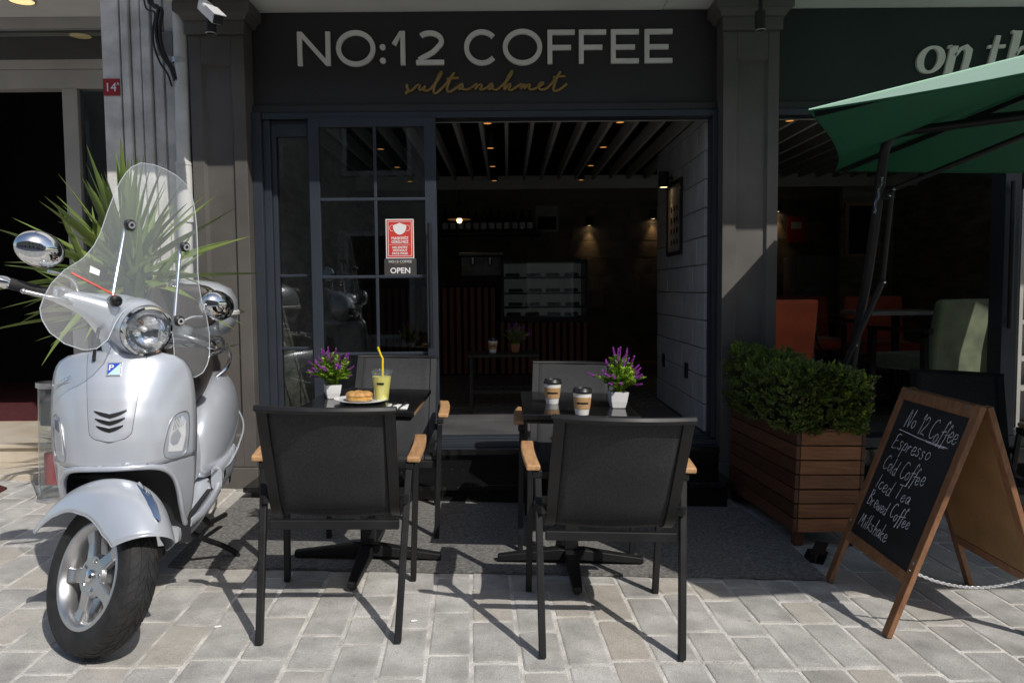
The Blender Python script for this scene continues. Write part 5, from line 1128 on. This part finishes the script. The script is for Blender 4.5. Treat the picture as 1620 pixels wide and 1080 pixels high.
# horn cover
def tie_w(z): t = max(0, (z-.612)/.265); return (.058+.030*t)*math.sqrt(max(0, 1-max(0, (.640-z)/.030)**2))
zz = levels(.6105, .882, 34)
q = MB(); q.grid(lambda u, v: shield((2*u-1)*tie_w(zz[round(v*33)]), zz[round(v*33)], .012-.004*abs(2*u-1)**4), 15, 34); hc = q.build('horn_cover', m_silver, sct, 179)
q = MB(); q.tube([shield(-tie_w(z), z, .0065) for z in zz[::-1]]+[shield(tie_w(z), z, .0065) for z in zz[1:]], .0016, 6); q.build('gap_line', m_black, hc, 60)
for i, z in enumerate((.694, .672, .650)):
    q = MB(); w_ = .046-.004*i
    top = [shield(y, z+.45*abs(y)*.6, .0135) for y in levels(-w_, w_, 13)]; bot = [shield(y, z-.009*(1-(abs(y)/w_)**3)-.002+.45*abs(y)*.6, .0135) for y in levels(-w_, w_, 13)]
    q.add(top+bot, [(k, k+1, 13+k+1, 13+k) for k in range(12)]); q.build('vent_slot', m_black, hc, solid=.002)
    q = MB(); q.tube([p_+Vector((.002, 0, .0035)) for p_ in top], .0022, 6); q.build('vent_fin', m_silver, hc, 60)
# badge: white framed square, split blue / pale blue with a P
def bd(u, v, d): return shield(u, .835+v, .0125+d)
q = MB(); q.prism([(-.0215, -.0215), (.0215, -.0215), (.0215, .0215), (-.0215, .0215)], bd, 0, .003); bg_ = q.build('badge', m_alu, sct)
q = MB(); q.prism([(-.018, -.018), (.018, .018), (.018, -.018)], bd, .0031, .0042); q.build('badge_pale_half', m_ltblue, bg_)
q = MB(); q.prism([(-.018, -.018), (.018, .018), (-.018, .018)], bd, .0031, .0042); q.build('badge_blue_half', m_blue, bg_)
q = MB(); text_mb('P', .030, .0005, q, lambda u, v, c: bd(-.0085+u, -.003+v*.80, .0047+c), weight=.0006); q.build('badge_letter', m_paper, bg_)
# script emblem
q = MB(); em_ = [(0,0),(.004,.012),(.007,.018),(.006,.004),(.009,.001),(.014,.009),(.013,.005),(.018,.004),(.022,.008),(.022,.003),(.028,.004),(.031,.009),(.033,.004),(.038,.005),(.042,.010),(.044,.005),(.050,.006),(.054,.010),(.056,.006),(.064,.008),(.075,.012)]
q.tube(spline([shield(-.205+u*1.0, .772+v*1.0+u*.42, .0135) for u, v in em_], 3), .0014, 5); q.tube([shield(-.203, .766, .0135), shield(-.135, .800, .0135)], .0013, 5); q.build('script_emblem', m_chrome, sct, 60)
# front indicators
for s in (-1, 1):
    q = MB(); ol = [(.145, .545), (.192, .535), (.205, .60), (.206, .665), (.196, .685), (.168, .672), (.152, .62)]
    q.prism([(s*a, b) for a, b in ol], lambda u, v, d: shield(u, v, d), .004, .012); ind = q.build('indicator', m_lens, sct, None, .003)
    q = MB(); q.prism([(s*(.178+(a-.178)*.72), .612+(b-.612)*.78) for a, b in ol], lambda u, v, d: shield(u, v, d), .0065, .0075); q.build('reflector', m_ceramic, ind)
    for k in range(7): q = MB(); q.tube([shield(s*(.165+.004*k), .63+.002*k, .0115), shield(s*(.172+.004*k), .67, .0115)], .001, 4); q.build('lens_rib', m_chrome, ind)
    q = MB(); ring = [shield(s*a, b, .007) for a, b in ol]; q.tube(spline(ring, 3, True), .002, 6, True); q.build('lens_rim', m_alu, ind, 60)
# ---- front wheel, fork and fender turn with the bars
def wheel(T, name, spokes=True):
    C = Vector((0, 0, RW)); B = T @ Matrix.Translation(C) @ Matrix.Rotation(R(-90), 4, 'X'); BR = B @ Matrix.Diagonal((.92, .92, .84, 1)); B = B @ Matrix.Diagonal((1, 1, .84, 1))   # lathe axis along +y (vehicle left)
    def L(prof, nm, mat, par, n=48): q = MB(BR); q.lathe(prof, n, cap=(False, False)); return q.build(nm, mat, par, 35)
    rim = L([(.155, -.048), (.168, -.050), (.172, -.056), (.166, -.058), (.158, -.056), (.150, -.046), (.142, -.020), (.140, .0), (.142, .020), (.150, .046), (.158, .056), (.166, .058), (.172, .056), (.168, .050), (.155, .048)], name, m_alu, sct)
    td = MB(B); prof = []
    tp = [(.153, -.054), (.168, -.062), (.190, -.066), (.207, -.060), (.2195, -.047), (.2262, -.029), (.2285, -.011), (.2288, 0), (.2285, .011), (.2262, .029), (.2195, .047), (.207, .060), (.190, .066), (.168, .062), (.153, .054)]
    NT = 240; vs = []; fs = []
    for i in range(NT):
        a = 2*math.pi*i/NT
        for (r_, z) in tp: vs.append((r_*math.cos(a), r_*math.sin(a), z))
    m_ = len(tp)
    for i in range(NT):
        for j in range(m_-1): fs.append((i*m_+j, i*m_+j+1, ((i+1) % NT)*m_+j+1, ((i+1) % NT)*m_+j))
    td.add(vs, fs); ty = td.build('tyre', m_rubber, rim, 40)
    # tread: raised curved blocks left between swept grooves
    tb_ = MB(B); nb_ = 40
    def tp_at(z):
        az = abs(z); return lerp([0, .011, .029, .047, .060], [.2288, .2285, .2262, .2195, .207], az)
    for i in range(nb_):
        for s in (-1, 1):
            a0 = 2*math.pi*(i+(.5 if s > 0 else 0))/nb_; wd = 2*math.pi/nb_*.80
            for (za, zb, sh0, sh1) in ((.004, .023, 0, .55), (.027, .054, .62, 1.15)):
                top = []; base = []
                for k in range(5):
                    t = k/4; z = za+(zb-za)*t; sh = (sh0+(sh1-sh0)*t)*2*math.pi/nb_*1.5; r0 = tp_at(z)
                    for aa in (a0+sh, a0+sh+wd): top.append(((r0+.0022)*math.cos(aa), (r0+.0022)*math.sin(aa), s*z)); base.append(((r0-.002)*math.cos(aa), (r0-.002)*math.sin(aa), s*z))
                n = len(top); f_ = []
                for k in range(4): f_ += [(2*k, 2*k+1, 2*k+3, 2*k+2), (2*k, 2*k+2, n+2*k+2, n+2*k), (2*k+1, n+2*k+1, n+2*k+3, 2*k+3)]
                f_ += [(0, n, n+1, 1), (n-2, n-1, 2*n-1, 2*n-2)]; tb_.add(top+base, f_)
    tb_.build('tread', m_rubber, rim, 30)
    for s in ((-1, 1) if spokes else (-1,)):
        for k in range(5):
            a = R(90+72*k); q = MB(BR @ Matrix.Rotation(a, 4, 'Z')); zf = s*.040
            q.loft([[(.02, -.032, zf*.35), (.02, .032, zf*.35), (.02, .032, zf*1.0), (.02, -.032, zf*1.0)], [(.06, -.026, zf*.4), (.06, .026, zf*.4), (.06, .022, zf*1.02), (.06, -.022, zf*1.02)], [(.11, -.024, zf*.3), (.11, .024, zf*.3), (.11, .020, zf*.85), (.11, -.020, zf*.85)], [(.150, -.030, zf*.2), (.150, .030, zf*.2), (.150, .026, zf*.95), (.150, -.026, zf*.95)]])
            q.build('spoke', m_alu, rim, None, .005)
    q = MB(B)
    for s in (-1, 1): q.lathe([(0, 0), (.062, 0), (.066, s*.028), (.058, s*.040), (.0, s*.041)], 32)
    q.build('hub', m_alu, rim, 35)
    for s in (-1, 1):
        q = MB(B); q.lathe([(0, s*.0415), (.019, s*.0415), (.018, s*.049), (.012, s*.053), (0, s*.054)], 20); q.build('hub_cap', m_chrome, rim, 40)
        for k in range(5): q = MB(B @ Matrix.Rotation(R(54+72*k), 4, 'Z') @ Matrix.Translation((.043, 0, 0))); q.lathe([(0, s*.0405), (.0085, s*.0405), (.0085, s*.0435), (0, s*.0435)], 8); q.lathe([(0, s*.0436), (.006, s*.0436), (.005, s*.047), (0, s*.047)], 6); q.build('bolt', m_chrome, rim)
    q = MB(B); q.lathe([(.07, .064), (.115, .064), (.115, .069), (.07, .069)], 40); q.build('brake_disc', m_alu, rim, 35)
    return rim
wheel(ST, 'front_wheel')
# fender: swept shell over the wheel
CF = Vector((-.012, 0, RW))
def fend(u, v):
    th = R(40+(168-40)*v)                               # 0 = forward, 90 = up, 180 = back
    phi = (2*u-1)                                      # across
    wf = lerp([0, .25, .5, .8, 1], [.088, .102, .110, .114, .108], v); drop = lerp([0, .12, .45, .75, 1], [.095, .115, .115, .095, .06], v)
    rr = lerp([0, .12, .5, .85, 1], [.300, .296, .288, .290, .302], v)
    a = abs(phi); yy = math.copysign(wf*math.sin(min(1, a*1.02)*math.pi/2)**.85, phi); r_ = rr-drop*(1-math.cos(a*math.pi/2))**.95
    return CF+Vector((r_*math.cos(th), yy, r_*math.sin(th)))
q = MB(ST); q.grid(fend, 29, 44); fo = q.build('front_fender', m_silver, sct, 179, solid=.005)
q = MB(ST); q.tube([fend(0, k/43) for k in range(44)]+[fend(k/28, 1) for k in range(1, 29)]+[fend(1, 1-k/43) for k in range(1, 44)]+[fend(1-k/28, 0) for k in range(1, 29)], .0035, 6, True); q.build('fender_edge', m_silver, fo, 60)
q = MB(ST); q.loft([[fend(.5+d, v)+Vector((.010*h*math.cos(R(40+128*v)), 0, .010*h*math.sin(R(40+128*v)))) for d, h in ((-w_, -.2), (-w_*.5, 1), (0, 1.5), (w_*.5, 1), (w_, -.2))] for v, w_ in ((.06, .004), (.09, .030), (.16, .042), (.24, .036), (.33, .010))]); q.build('fender_crest', m_chrome, fo, 50)
q = MB(ST); q.tube([(0, .082, RW), (-.06, .088, RW+.08), (-.10, .05, RW+.18), PV+AX*.24], .016, 12); q.build('fork_arm', m_blackm, sct, 50); q = MB(ST); q.cyl(PV+AX*.46, PV+AX*.76, .02); q.build('steering_tube', m_blackm, sct, 40)
q = MB(ST); q.cyl((0, -.03, RW), (0, .085, RW), .014, 14); q.build('axle', m_alu, sct, 40)
q = MB(ST); q.box(-.13, -.05, .055, .085, RW-.02, RW+.06); q.build('brake_caliper', m_blackm, sct, None, .01)
# ---- headset with headlight
HC = Vector((-.315, 0, .985))
secs = []
for y, cx, cz, rx, rz in ((-.255, -.055, .020, .020, .019), (-.22, -.045, .022, .030, .026), (-.16, -.03, .022, .048, .036), (-.11, -.015, .015, .075, .056), (-.07, -.022, .004, .078, .082), (-.03, -.030, -.002, .076, .094), (0, -.031, -.003, .075, .096), (.03, -.030, -.002, .076, .094), (.07, -.022, .004, .078, .082), (.11, -.015, .015, .075, .056), (.16, -.03, .022, .048, .036), (.22, -.045, .022, .030, .026), (.255, -.055, .020, .020, .019)):
    secs.append([HC+Vector((cx+a, y, cz+b)) for a, b in sup(rx, rz, 2.3, 28)])
q = MB(ST); q.loft(secs); hs = q.build('headset', m_silver, sct, 179, sub=1)
q = MB(ST); q.loft([[HC+Vector((-.03+a*.9, b*1.0, -.06-.0*k)) for a, b in sup(.075, .07, 2.2, 24)] if k == 0 else [HC+Vector((.02+a, b, -.135)) for a, b in sup(.05, .055, 2.2, 24)] for k in range(2)]); q.build('neck_cover', m_silver, hs, 60)
HLd = Vector((.995, 0, -.10)).normalized(); HB = ST @ Matrix.Translation(HC+Vector((.102, 0, -.006))) @ HLd.to_track_quat('Z', 'Y').to_matrix().to_4x4()
def HLt(prof, nm, mat, par, n=40, sm=40): q = MB(HB); q.lathe(prof, n, cap=(False, False)); return q.build(nm, mat, par, sm)
hl = HLt([(.083, -.06), (.0855, 0), (.0835, .012), (.076, .014), (.0745, .006)], 'headlight', m_chrome, sct); hl.data.materials[0] = m_chrome
HLt([(.0865, -.004), (.091, -.022), (.0945, -.055), (.093, -.09), (.080, -.125)], 'headlight_bucket', m_silver, hl, 40, 179)
HLt([(.0745, .006), (.068, -.010), (.058, -.026), (.044, -.038), (.022, -.047), (0, -.049)], 'reflector', m_refl, hl, 24, 40)
q = MB(HB); q.lathe([(.009, -.045), (.009, -.012), (.0, -.004)], 14); q.build('bulb', m_ceramic, hl, 40)
HLt([(.0745, .008), (.06, .015), (.04, .0195), (.02, .0215), (0, .022)], 'lens', m_lens, hl, sm=179)
for s in (-1, 1):
    q = MB(ST); a = HC+Vector((-.055, s*.25, .020)); b = HC+Vector((-.098, s*.36, .015)); c = HC+Vector((-.108, s*.392, .0135)); q.tube([a, b], [.0165, .0175], 14); g_ = q.build('grip', m_rubber, sct, 50)
    for k in range(6): q = MB(ST); t = .2+.13*k; p_ = a.lerp(b, t); d_ = (b-a).normalized(); q.tube([p_, p_+d_*.004], .0185, 14); q.build('grip_ring', m_rubber, g_, 50)
    q = MB(ST); q.tube([b, b.lerp(c, .3), c], [.0165, .020, .0175], 16); q.build('bar_end', m_chrome, g_, 40)
    q = MB(ST); q.tube(spline([HC+Vector((-.02, s*.20, .012)), HC+Vector((.012, s*.235, .012)), HC+Vector((.005, s*.29, .008)), HC+Vector((-.018, s*.345, .004))], 5), [.009]*10+[.007]*6, 8); lv = q.build('brake_lever', m_alu, sct, 50)
    q = MB(ST); q.lathe([(0, -.009), (.007, -.005), (.009, 0), (.007, .005), (0, .009)], 10, Matrix.Translation(HC+Vector((-.018, s*.348, .004)))); q.build('lever_ball', m_alu, lv, 60)
    q = MB(ST); cpt = HC+Vector((-.052, s*.205, .032)); q.box(cpt.x-.03, cpt.x+.03, cpt.y-.04, cpt.y+.04, cpt.z-.02, cpt.z+.022); q.build('switch_box', m_alu, sct, None, .012, seg=3)
    mz = .14 if s < 0 else .155; my = .345 if s < 0 else .30
    q = MB(ST); q.tube(spline([HC+Vector((-.035, s*.175, .04)), HC+Vector((-.03, s*.22, .085)), HC+Vector((-.02, s*(my-.045), mz-.055))], 6), .0055, 10); mr_ = q.build('mirror', m_chrome, sct, 50)
    MMx = ST @ Matrix.Translation(HC+Vector((-.012, s*my, mz))) @ Matrix.Rotation(R(-86), 4, 'Y') @ Matrix.Rotation(R(s*8), 4, 'X')
    q = MB(MMx @ Matrix.Diagonal((.84, 1.08, 1, 1))); q.lathe([(.066, .022), (.0665, .008), (.062, -.008), (.046, -.024), (.024, -.033), (0, -.036)], 32); q.build('mirror_shell', m_chrome, mr_, 179)
    q = MB(MMx @ Matrix.Diagonal((.84, 1.08, 1, 1))); q.lathe([(0, .0225), (.064, .0225)], 32); q.build('mirror_glass', m_chrome, mr_)
    q = MB(ST); q.tube(spline([HC+Vector((.0, s*.10, -.04)), HC+Vector((.055, s*.125, -.07)), HC+Vector((.03, s*.10, -.13)), HC+Vector((-.03, s*.06, -.16))], 5), .006, 8); q.build('cable', m_black, sct, 60)
# windscreen
WT = [(0,.66), (.045,.657), (.09,.642), (.126,.603), (.152,.53), (.170,.44), (.183,.34), (.200,.275), (.224,.225), (.262,.175), (.290,.115), (.304,.05), (.305,.03)]
WBm = [(0,.145), (.05,.135), (.085,.105), (.105,.055), (.118,-.005), (.145,-.045), (.18,-.062), (.232,-.058), (.274,-.035), (.298,.0), (.305,.03)]
def wtop(s): return lerp([a for a, _ in WT], [b for _, b in WT], abs(s))
def wbot(s): return lerp([a for a, _ in WBm], [b for _, b in WBm], abs(s))
WO = HC+Vector((.125, 0, -.06)); WV = Vector((-math.sin(R(20)), 0, math.cos(R(20))))
def ws(s, t): return WO+WV*t+Vector((-.95*s*s*(1+.2*t)-.10*t*t*.6, s, 0))
ss_ = [ (1-(1-i/26)**1.35)*.305 for i in range(27)]; ss_ = [-a for a in ss_[::-1]]+ss_[1:]
def wtopS(s): a = abs(s); return wtop(a)
q = MB(ST); N_ = len(ss_); q.grid(lambda u, v: ws(ss_[round(u*(N_-1))], wbot(ss_[round(u*(N_-1))])+(wtop(ss_[round(u*(N_-1))])-wbot(ss_[round(u*(N_-1))]))*v), N_, 22); wsc = q.build('windscreen', m_screen, sct, 179)
q = MB(ST); q.tube([ws(s, wtop(s)) for s in ss_]+[ws(s, wbot(s)) for s in ss_[::-1][1:-1]], .0017, 6, True); q.build('screen_edge', m_edge, wsc, 60)
for s in (-1, 1):
    a, b = ws(s*.115, .125), ws(s*.105, .40)
    q = MB(ST); off = Vector((-.022, 0, 0)); q.tube([a+off, b+off], .006, 10); q.build('screen_rod', m_chrome, wsc, 40)
    q = MB(ST); q.tube([a+off, HC+Vector((-.01, s*.12, .05))], .006, 8); q.build('screen_bracket', m_blackm, wsc, 40)
    for p_ in (a, b):
        q = MB(ST @ Matrix.Translation(p_) @ Matrix.Rotation(R(90), 4, 'Y')); q.lathe([(0, -.026), (.014, -.024), (.017, -.012), (.017, -.002), (.0, -.002)], 18); q.lathe([(.0, .002), (.018, .002), (.018, .012), (.014, .016), (0, .017)], 18); k_ = q.build('screen_knob', m_black, wsc, 40)
        q = MB(ST @ Matrix.Translation(p_) @ Matrix.Rotation(R(90), 4, 'Y')); q.lathe([(.006, .0172), (.012, .0172), (.012, .020), (.006, .020)], 18); q.build('knob_ring', m_chrome, k_, 40)
q = MB(ST); q.tube(spline([ws(.055+u*.9, .235+v*1.1, )+Vector((.003, 0, 0)) for u, v in em_[:14]], 3), .0016, 5); q.build('screen_emblem', m_alu, wsc, 60)
# documents behind the screen: small red and white stickers
q = MB(ST)
for k in range(2):
    pts = [ws(-.245+.13*i/6, .175-.03*i/6-.006*k)+Vector((.003, 0, 0)) for i in range(7)]
    if k == 0: top_ = pts
    else: q.add(top_+pts, [(i, i+1, 7+i+1, 7+i) for i in range(6)])
q.build('red_sticker', m_red, wsc)
q = MB(ST); q.add([ws(-.20, .215)+Vector((.003,0,0)), ws(-.172, .21)+Vector((.003,0,0)), ws(-.172, .19)+Vector((.003,0,0)), ws(-.20, .192)+Vector((.003,0,0))], [(0,1,2,3)]); q.build('white_sticker', m_paper, wsc)
# ---- floor, body, seat, rear
q = MB(); q.loft([[Vector((x, a, z+b)) for a, b in sup(w_, h, 5, 24)] for x, w_, h, z in ((-.33, .165, .035, .245), (-.42, .185, .04, .235), (-.60, .195, .04, .235), (-.80, .20, .045, .245), (-.88, .19, .06, .27))]); fl_ = q.build('floorboard', m_silver, sct, 50)
for s in (-1, 1):
    q = MB(); q.tube([(-.36, s*.192, .275), (-.50, s*.208, .268), (-.66, s*.216, .272), (-.80, s*.222, .285), (-.85, s*.218, .30)], [.012, .015, .016, .015, .010], 10); q.build('sill', m_silver, fl_, 60)
    q = MB(); q.bar((-.42, s*.178, .2785), (-.78, s*.196, .2945), .018, .008); q.build('floor_strip', m_rubber, fl_, None, .003)
q = MB(); q.loft([[Vector((x, a, z+b)) for a, b in sup(w_, h, 2.8, 32)] for x, w_, h, z in ((-.74, .11, .10, .40), (-.78, .155, .14, .42), (-.88, .18, .17, .46), (-1.05, .19, .19, .49), (-1.30, .19, .18, .52), (-1.52, .16, .14, .56), (-1.66, .10, .09, .60), (-1.70, .05, .05, .61))]); bd_ = q.build('rear_body', m_silver, sct, 179)
for s in (-1, 1):
    q = MB(); sec = []
    for x, yc, w_, h, z in ((-.80, .14, .03, .08, .43), (-.84, .15, .055, .125, .45), (-.94, .155, .085, .165, .475), (-1.08, .155, .104, .185, .50), (-1.25, .15, .108, .185, .525), (-1.42, .135, .098, .165, .55), (-1.56, .11, .075, .125, .575), (-1.66, .08, .045, .07, .595), (-1.69, .07, .015, .03, .60)):
        sec.append([Vector((x, s*(yc+a), z+b)) for a, b in sup(w_, h, 2.3, 28)])
    q.loft(sec); cw = q.build('side_cowl', m_silver, sct, 179, sub=1)
    q = MB(); pth = [(-.80, s*.205, .37), (-.92, s*.246, .358), (-1.05, s*.262, .385), (-1.16, s*.270, .42), (-1.30, s*.268, .455), (-1.45, s*.24, .49), (-1.58, s*.185, .53)]; q.tube(spline(pth, 5), .005, 8); q.build('cowl_trim', m_silver, cw, 60)
    q = MB(); q.bar((-1.10, s*.262, .400), (-1.22, s*.268, .425), .008, .012); q.build('cowl_vent', m_chrome, cw); q = MB(); q.bar((-1.08, s*.252, .375), (-1.24, s*.262, .405), .010, .010); q.build('cowl_vent_shadow', m_black, cw)
    q = MB(); q.loft([[Vector((x, s*(y+a), z+b)) for a, b in sup(.022, .05, 3, 16)] for x, y, z in ((-.84, .215, .325), (-1.0, .235, .345), (-1.12, .235, .37))]); q.build('lower_cover', m_silver, cw, 60)
    q = MB(); q.prism([(-.86, .318), (-.98, .345), (-.98, .375), (-.86, .345)], lambda u, v, d: Vector((u, s*(.232+d), v)), 0, .012); q.build('passenger_peg_plate', m_chrome, cw, None, .003)
q = MB(); sec = []
for x, w_, zt, zb in ((-.64, .05, .700, .655), (-.665, .105, .735, .625), (-.72, .135, .765, .60), (-.82, .148, .785, .60), (-1.0, .152, .782, .61), (-1.12, .148, .79, .62), (-1.20, .145, .825, .64), (-1.35, .135, .835, .66), (-1.47, .11, .825, .69), (-1.53, .05, .79, .73)):
    sec.append([Vector((x, a, (zt+zb)/2+b)) for a, b in sup(w_, (zt-zb)/2, 3, 28)])
q.loft(sec); se = q.build('seat', m_brown, sct, 179, sub=1)
q = MB(); q.loft([[Vector((-.735-.02*k, a, z)) for a in (-w_, -w_*.6, w_*.6, w_)]+[Vector((-.79, a, z)) for a in (w_, -w_)] for k, (w_, z) in enumerate(((.10, .30), (.135, .45), (.14, .56), (.13, .63)))]); q.build('seat_front_panel', m_brown, se, 50)
q = MB(); q.loft([[Vector((-1.60+a, b, z)) for a, b in sup(rx, ry, 3, 32)] for rx, ry, z in ((.10, .11, .865), (.165, .175, .885), (.195, .205, .94), (.20, .212, .995), (.195, .207, 1.05), (.17, .18, 1.105), (.11, .12, 1.135), (.04, .05, 1.145))]); tbx = q.build('top_box', m_silver, sct, 179)
q = MB(); q.loft([[Vector((-1.60+a, b, z)) for a, b in sup(rx, ry, 3, 32)] for rx, ry, z in ((.2005, .2125, .972), (.206, .218, .978), (.206, .218, .992), (.2005, .2125, .998))]); q.build('box_band', m_pipe, tbx, 40)
q = MB(); q.loft([[Vector((-1.385+dx, a, 1.02+b)) for a, b in sup(.155*k, .105*k, 3.4, 28)] for dx, k in ((-.03, .9), (-.01, 1.), (.02, 1.), (.035, .9), (.04, .6))]); q.build('backrest_pad', m_brown, tbx, 179)
q = MB()
for s in (-1, 1): q.tube(spline([(-1.30, s*.13, .80), (-1.38, s*.165, .81), (-1.50, s*.16, .83), (-1.62, s*.13, .855), (-1.74, s*.06, .86)], 5), .009, 10)
q.tube([(-1.74, -.06, .86), (-1.74, .06, .86)], .009, 10)
for x_ in (-1.5, -1.6): q.tube([(x_, -.15, .845), (x_, .15, .845)], .007, 8)
q.build('luggage_rack', m_chrome, sct, 50)
for s in (-1, 1): q = MB(); q.tube(spline([(-1.24, s*.16, .70), (-1.28, s*.20, .74), (-1.36, s*.205, .79), (-1.46, s*.175, .82)], 5), .010, 10); q.build('grab_handle', m_chrome, sct, 50)
wheel(Matrix.Translation((-1.37, 0, .012)), 'rear_wheel', True)
q = MB(); q.loft([[Vector((x, .10+a, z+b)) for a, b in sup(.06, h, 2.6, 20)] for x, h, z in ((-.92, .07, .26), (-1.05, .09, .25), (-1.25, .085, .245), (-1.40, .06, .24))]); q.build('engine_case', m_blackm, sct, 60)
q = MB(); q.tube([(-1.0, .20, .30), (-1.0, .245, .30)], .035, 18); q.build('engine_cap', m_chrome, sct, 40)
q = MB(); q.tube(spline([(-.62, .12, .20), (-.66, .17, .14), (-.74, .245, .075), (-.79, .285, .03), (-.80, .30, .006)], 5), .011, 10); q.build('side_stand', m_blackm, sct, 50)
q = MB(); q.tube([(-.92, -.13, .16), (-.98, -.15, .10), (-1.16, -.16, .085)], .012, 8); q.tube([(-.92, .13, .16), (-.98, .16, .10), (-1.16, .20, .085)], .012, 8); q.tube([(-.92, -.13, .16), (-.92, .13, .16)], .010, 8); q.build('centre_stand', m_blackm, sct, 50)
q = MB(); q.box(-.95, -.40, -.10, .10, .13, .20); q.build('underbody', m_black, sct, None, .02)

# ================================================================ yucca in a pot behind the scooter
yc = Vector((-2.15, 4.52, 0)); yc.z = gz(yc.x)
yu = thing('yucca_plant', 'large yucca with long pointed green leaves behind the scooter', 'plant', tuple(yc), 0, None, True)
q = MB(); q.lathe([(0, 0), (.15, 0), (.16, .02), (.20, .30), (.215, .34), (.195, .34), (.185, .31), (0, .31)], 28); q.build('pot', m_terra, yu, 40)
q = MB(); q.tube(spline([(0, 0, .3), (.03, -.01, .55), (.0, .02, .95), (-.02, 0, 1.34)], 5), [.05]*4+[.045]*6+[.04]*6, 12); q.tube(spline([(.02, 0, .5), (.13, -.05, .8), (.07, -.06, 1.15)], 5), .032, 10); q.build('trunk', m_bark, yu, 60)
ry = random.Random(31)
def blade(b0, d, L, w, droop, fold):
    n = 9; q = MB(); pts = []; side0 = d.cross(Vector((0, 0, 1)))
    side0 = side0.normalized() if side0.length > .05 else Vector((1, 0, 0))
    vs = []; tw = ry.uniform(-.6, .6)
    for i in range(n):
        t = i/(n-1); p = b0+d*L*t+Vector((0, 0, -droop*L*t*t)); wv = w*(1-t**2.2)*(.55+.45*min(1, t*5)) if i < n-1 else .0005
        up_ = side0.cross(d).normalized(); s_ = (side0*math.cos(tw)+up_*math.sin(tw)); u2 = s_.cross(d).normalized()
        vs += [p-s_*wv/2+u2*wv*fold, p, p+s_*wv/2+u2*wv*fold]
    fs = []
    for i in range(n-1):
        for k in range(2): fs.append((3*i+k, 3*i+k+1, 3*i+k+4, 3*i+k+3))
    q.add(vs, fs); q.build('leaf', m_leafy, yu, 179)
for (cx, cy, cz, nL, Lm) in ((-.02, -.02, 1.36, 84, .66), (.07, -.07, 1.18, 34, .52), (-.16, -.04, 1.18, 22, .54)):
    for i in range(nL):
        a = i*2.399+ry.uniform(-.2, .2); t = i/nL; el = R(86-98*t**1.1+ry.uniform(-7, 7)); d = Vector((math.cos(a)*math.cos(el), math.sin(a)*math.cos(el)*.85, math.sin(el))).normalized()
        blade(Vector((cx, cy, cz-.10*t))+d*.03, d, Lm*ry.uniform(.78, 1.12), ry.uniform(.048, .068), (ry.uniform(.02, .22) if ry.random() > .12 else ry.uniform(.35, .6))*(.3+t), .22)
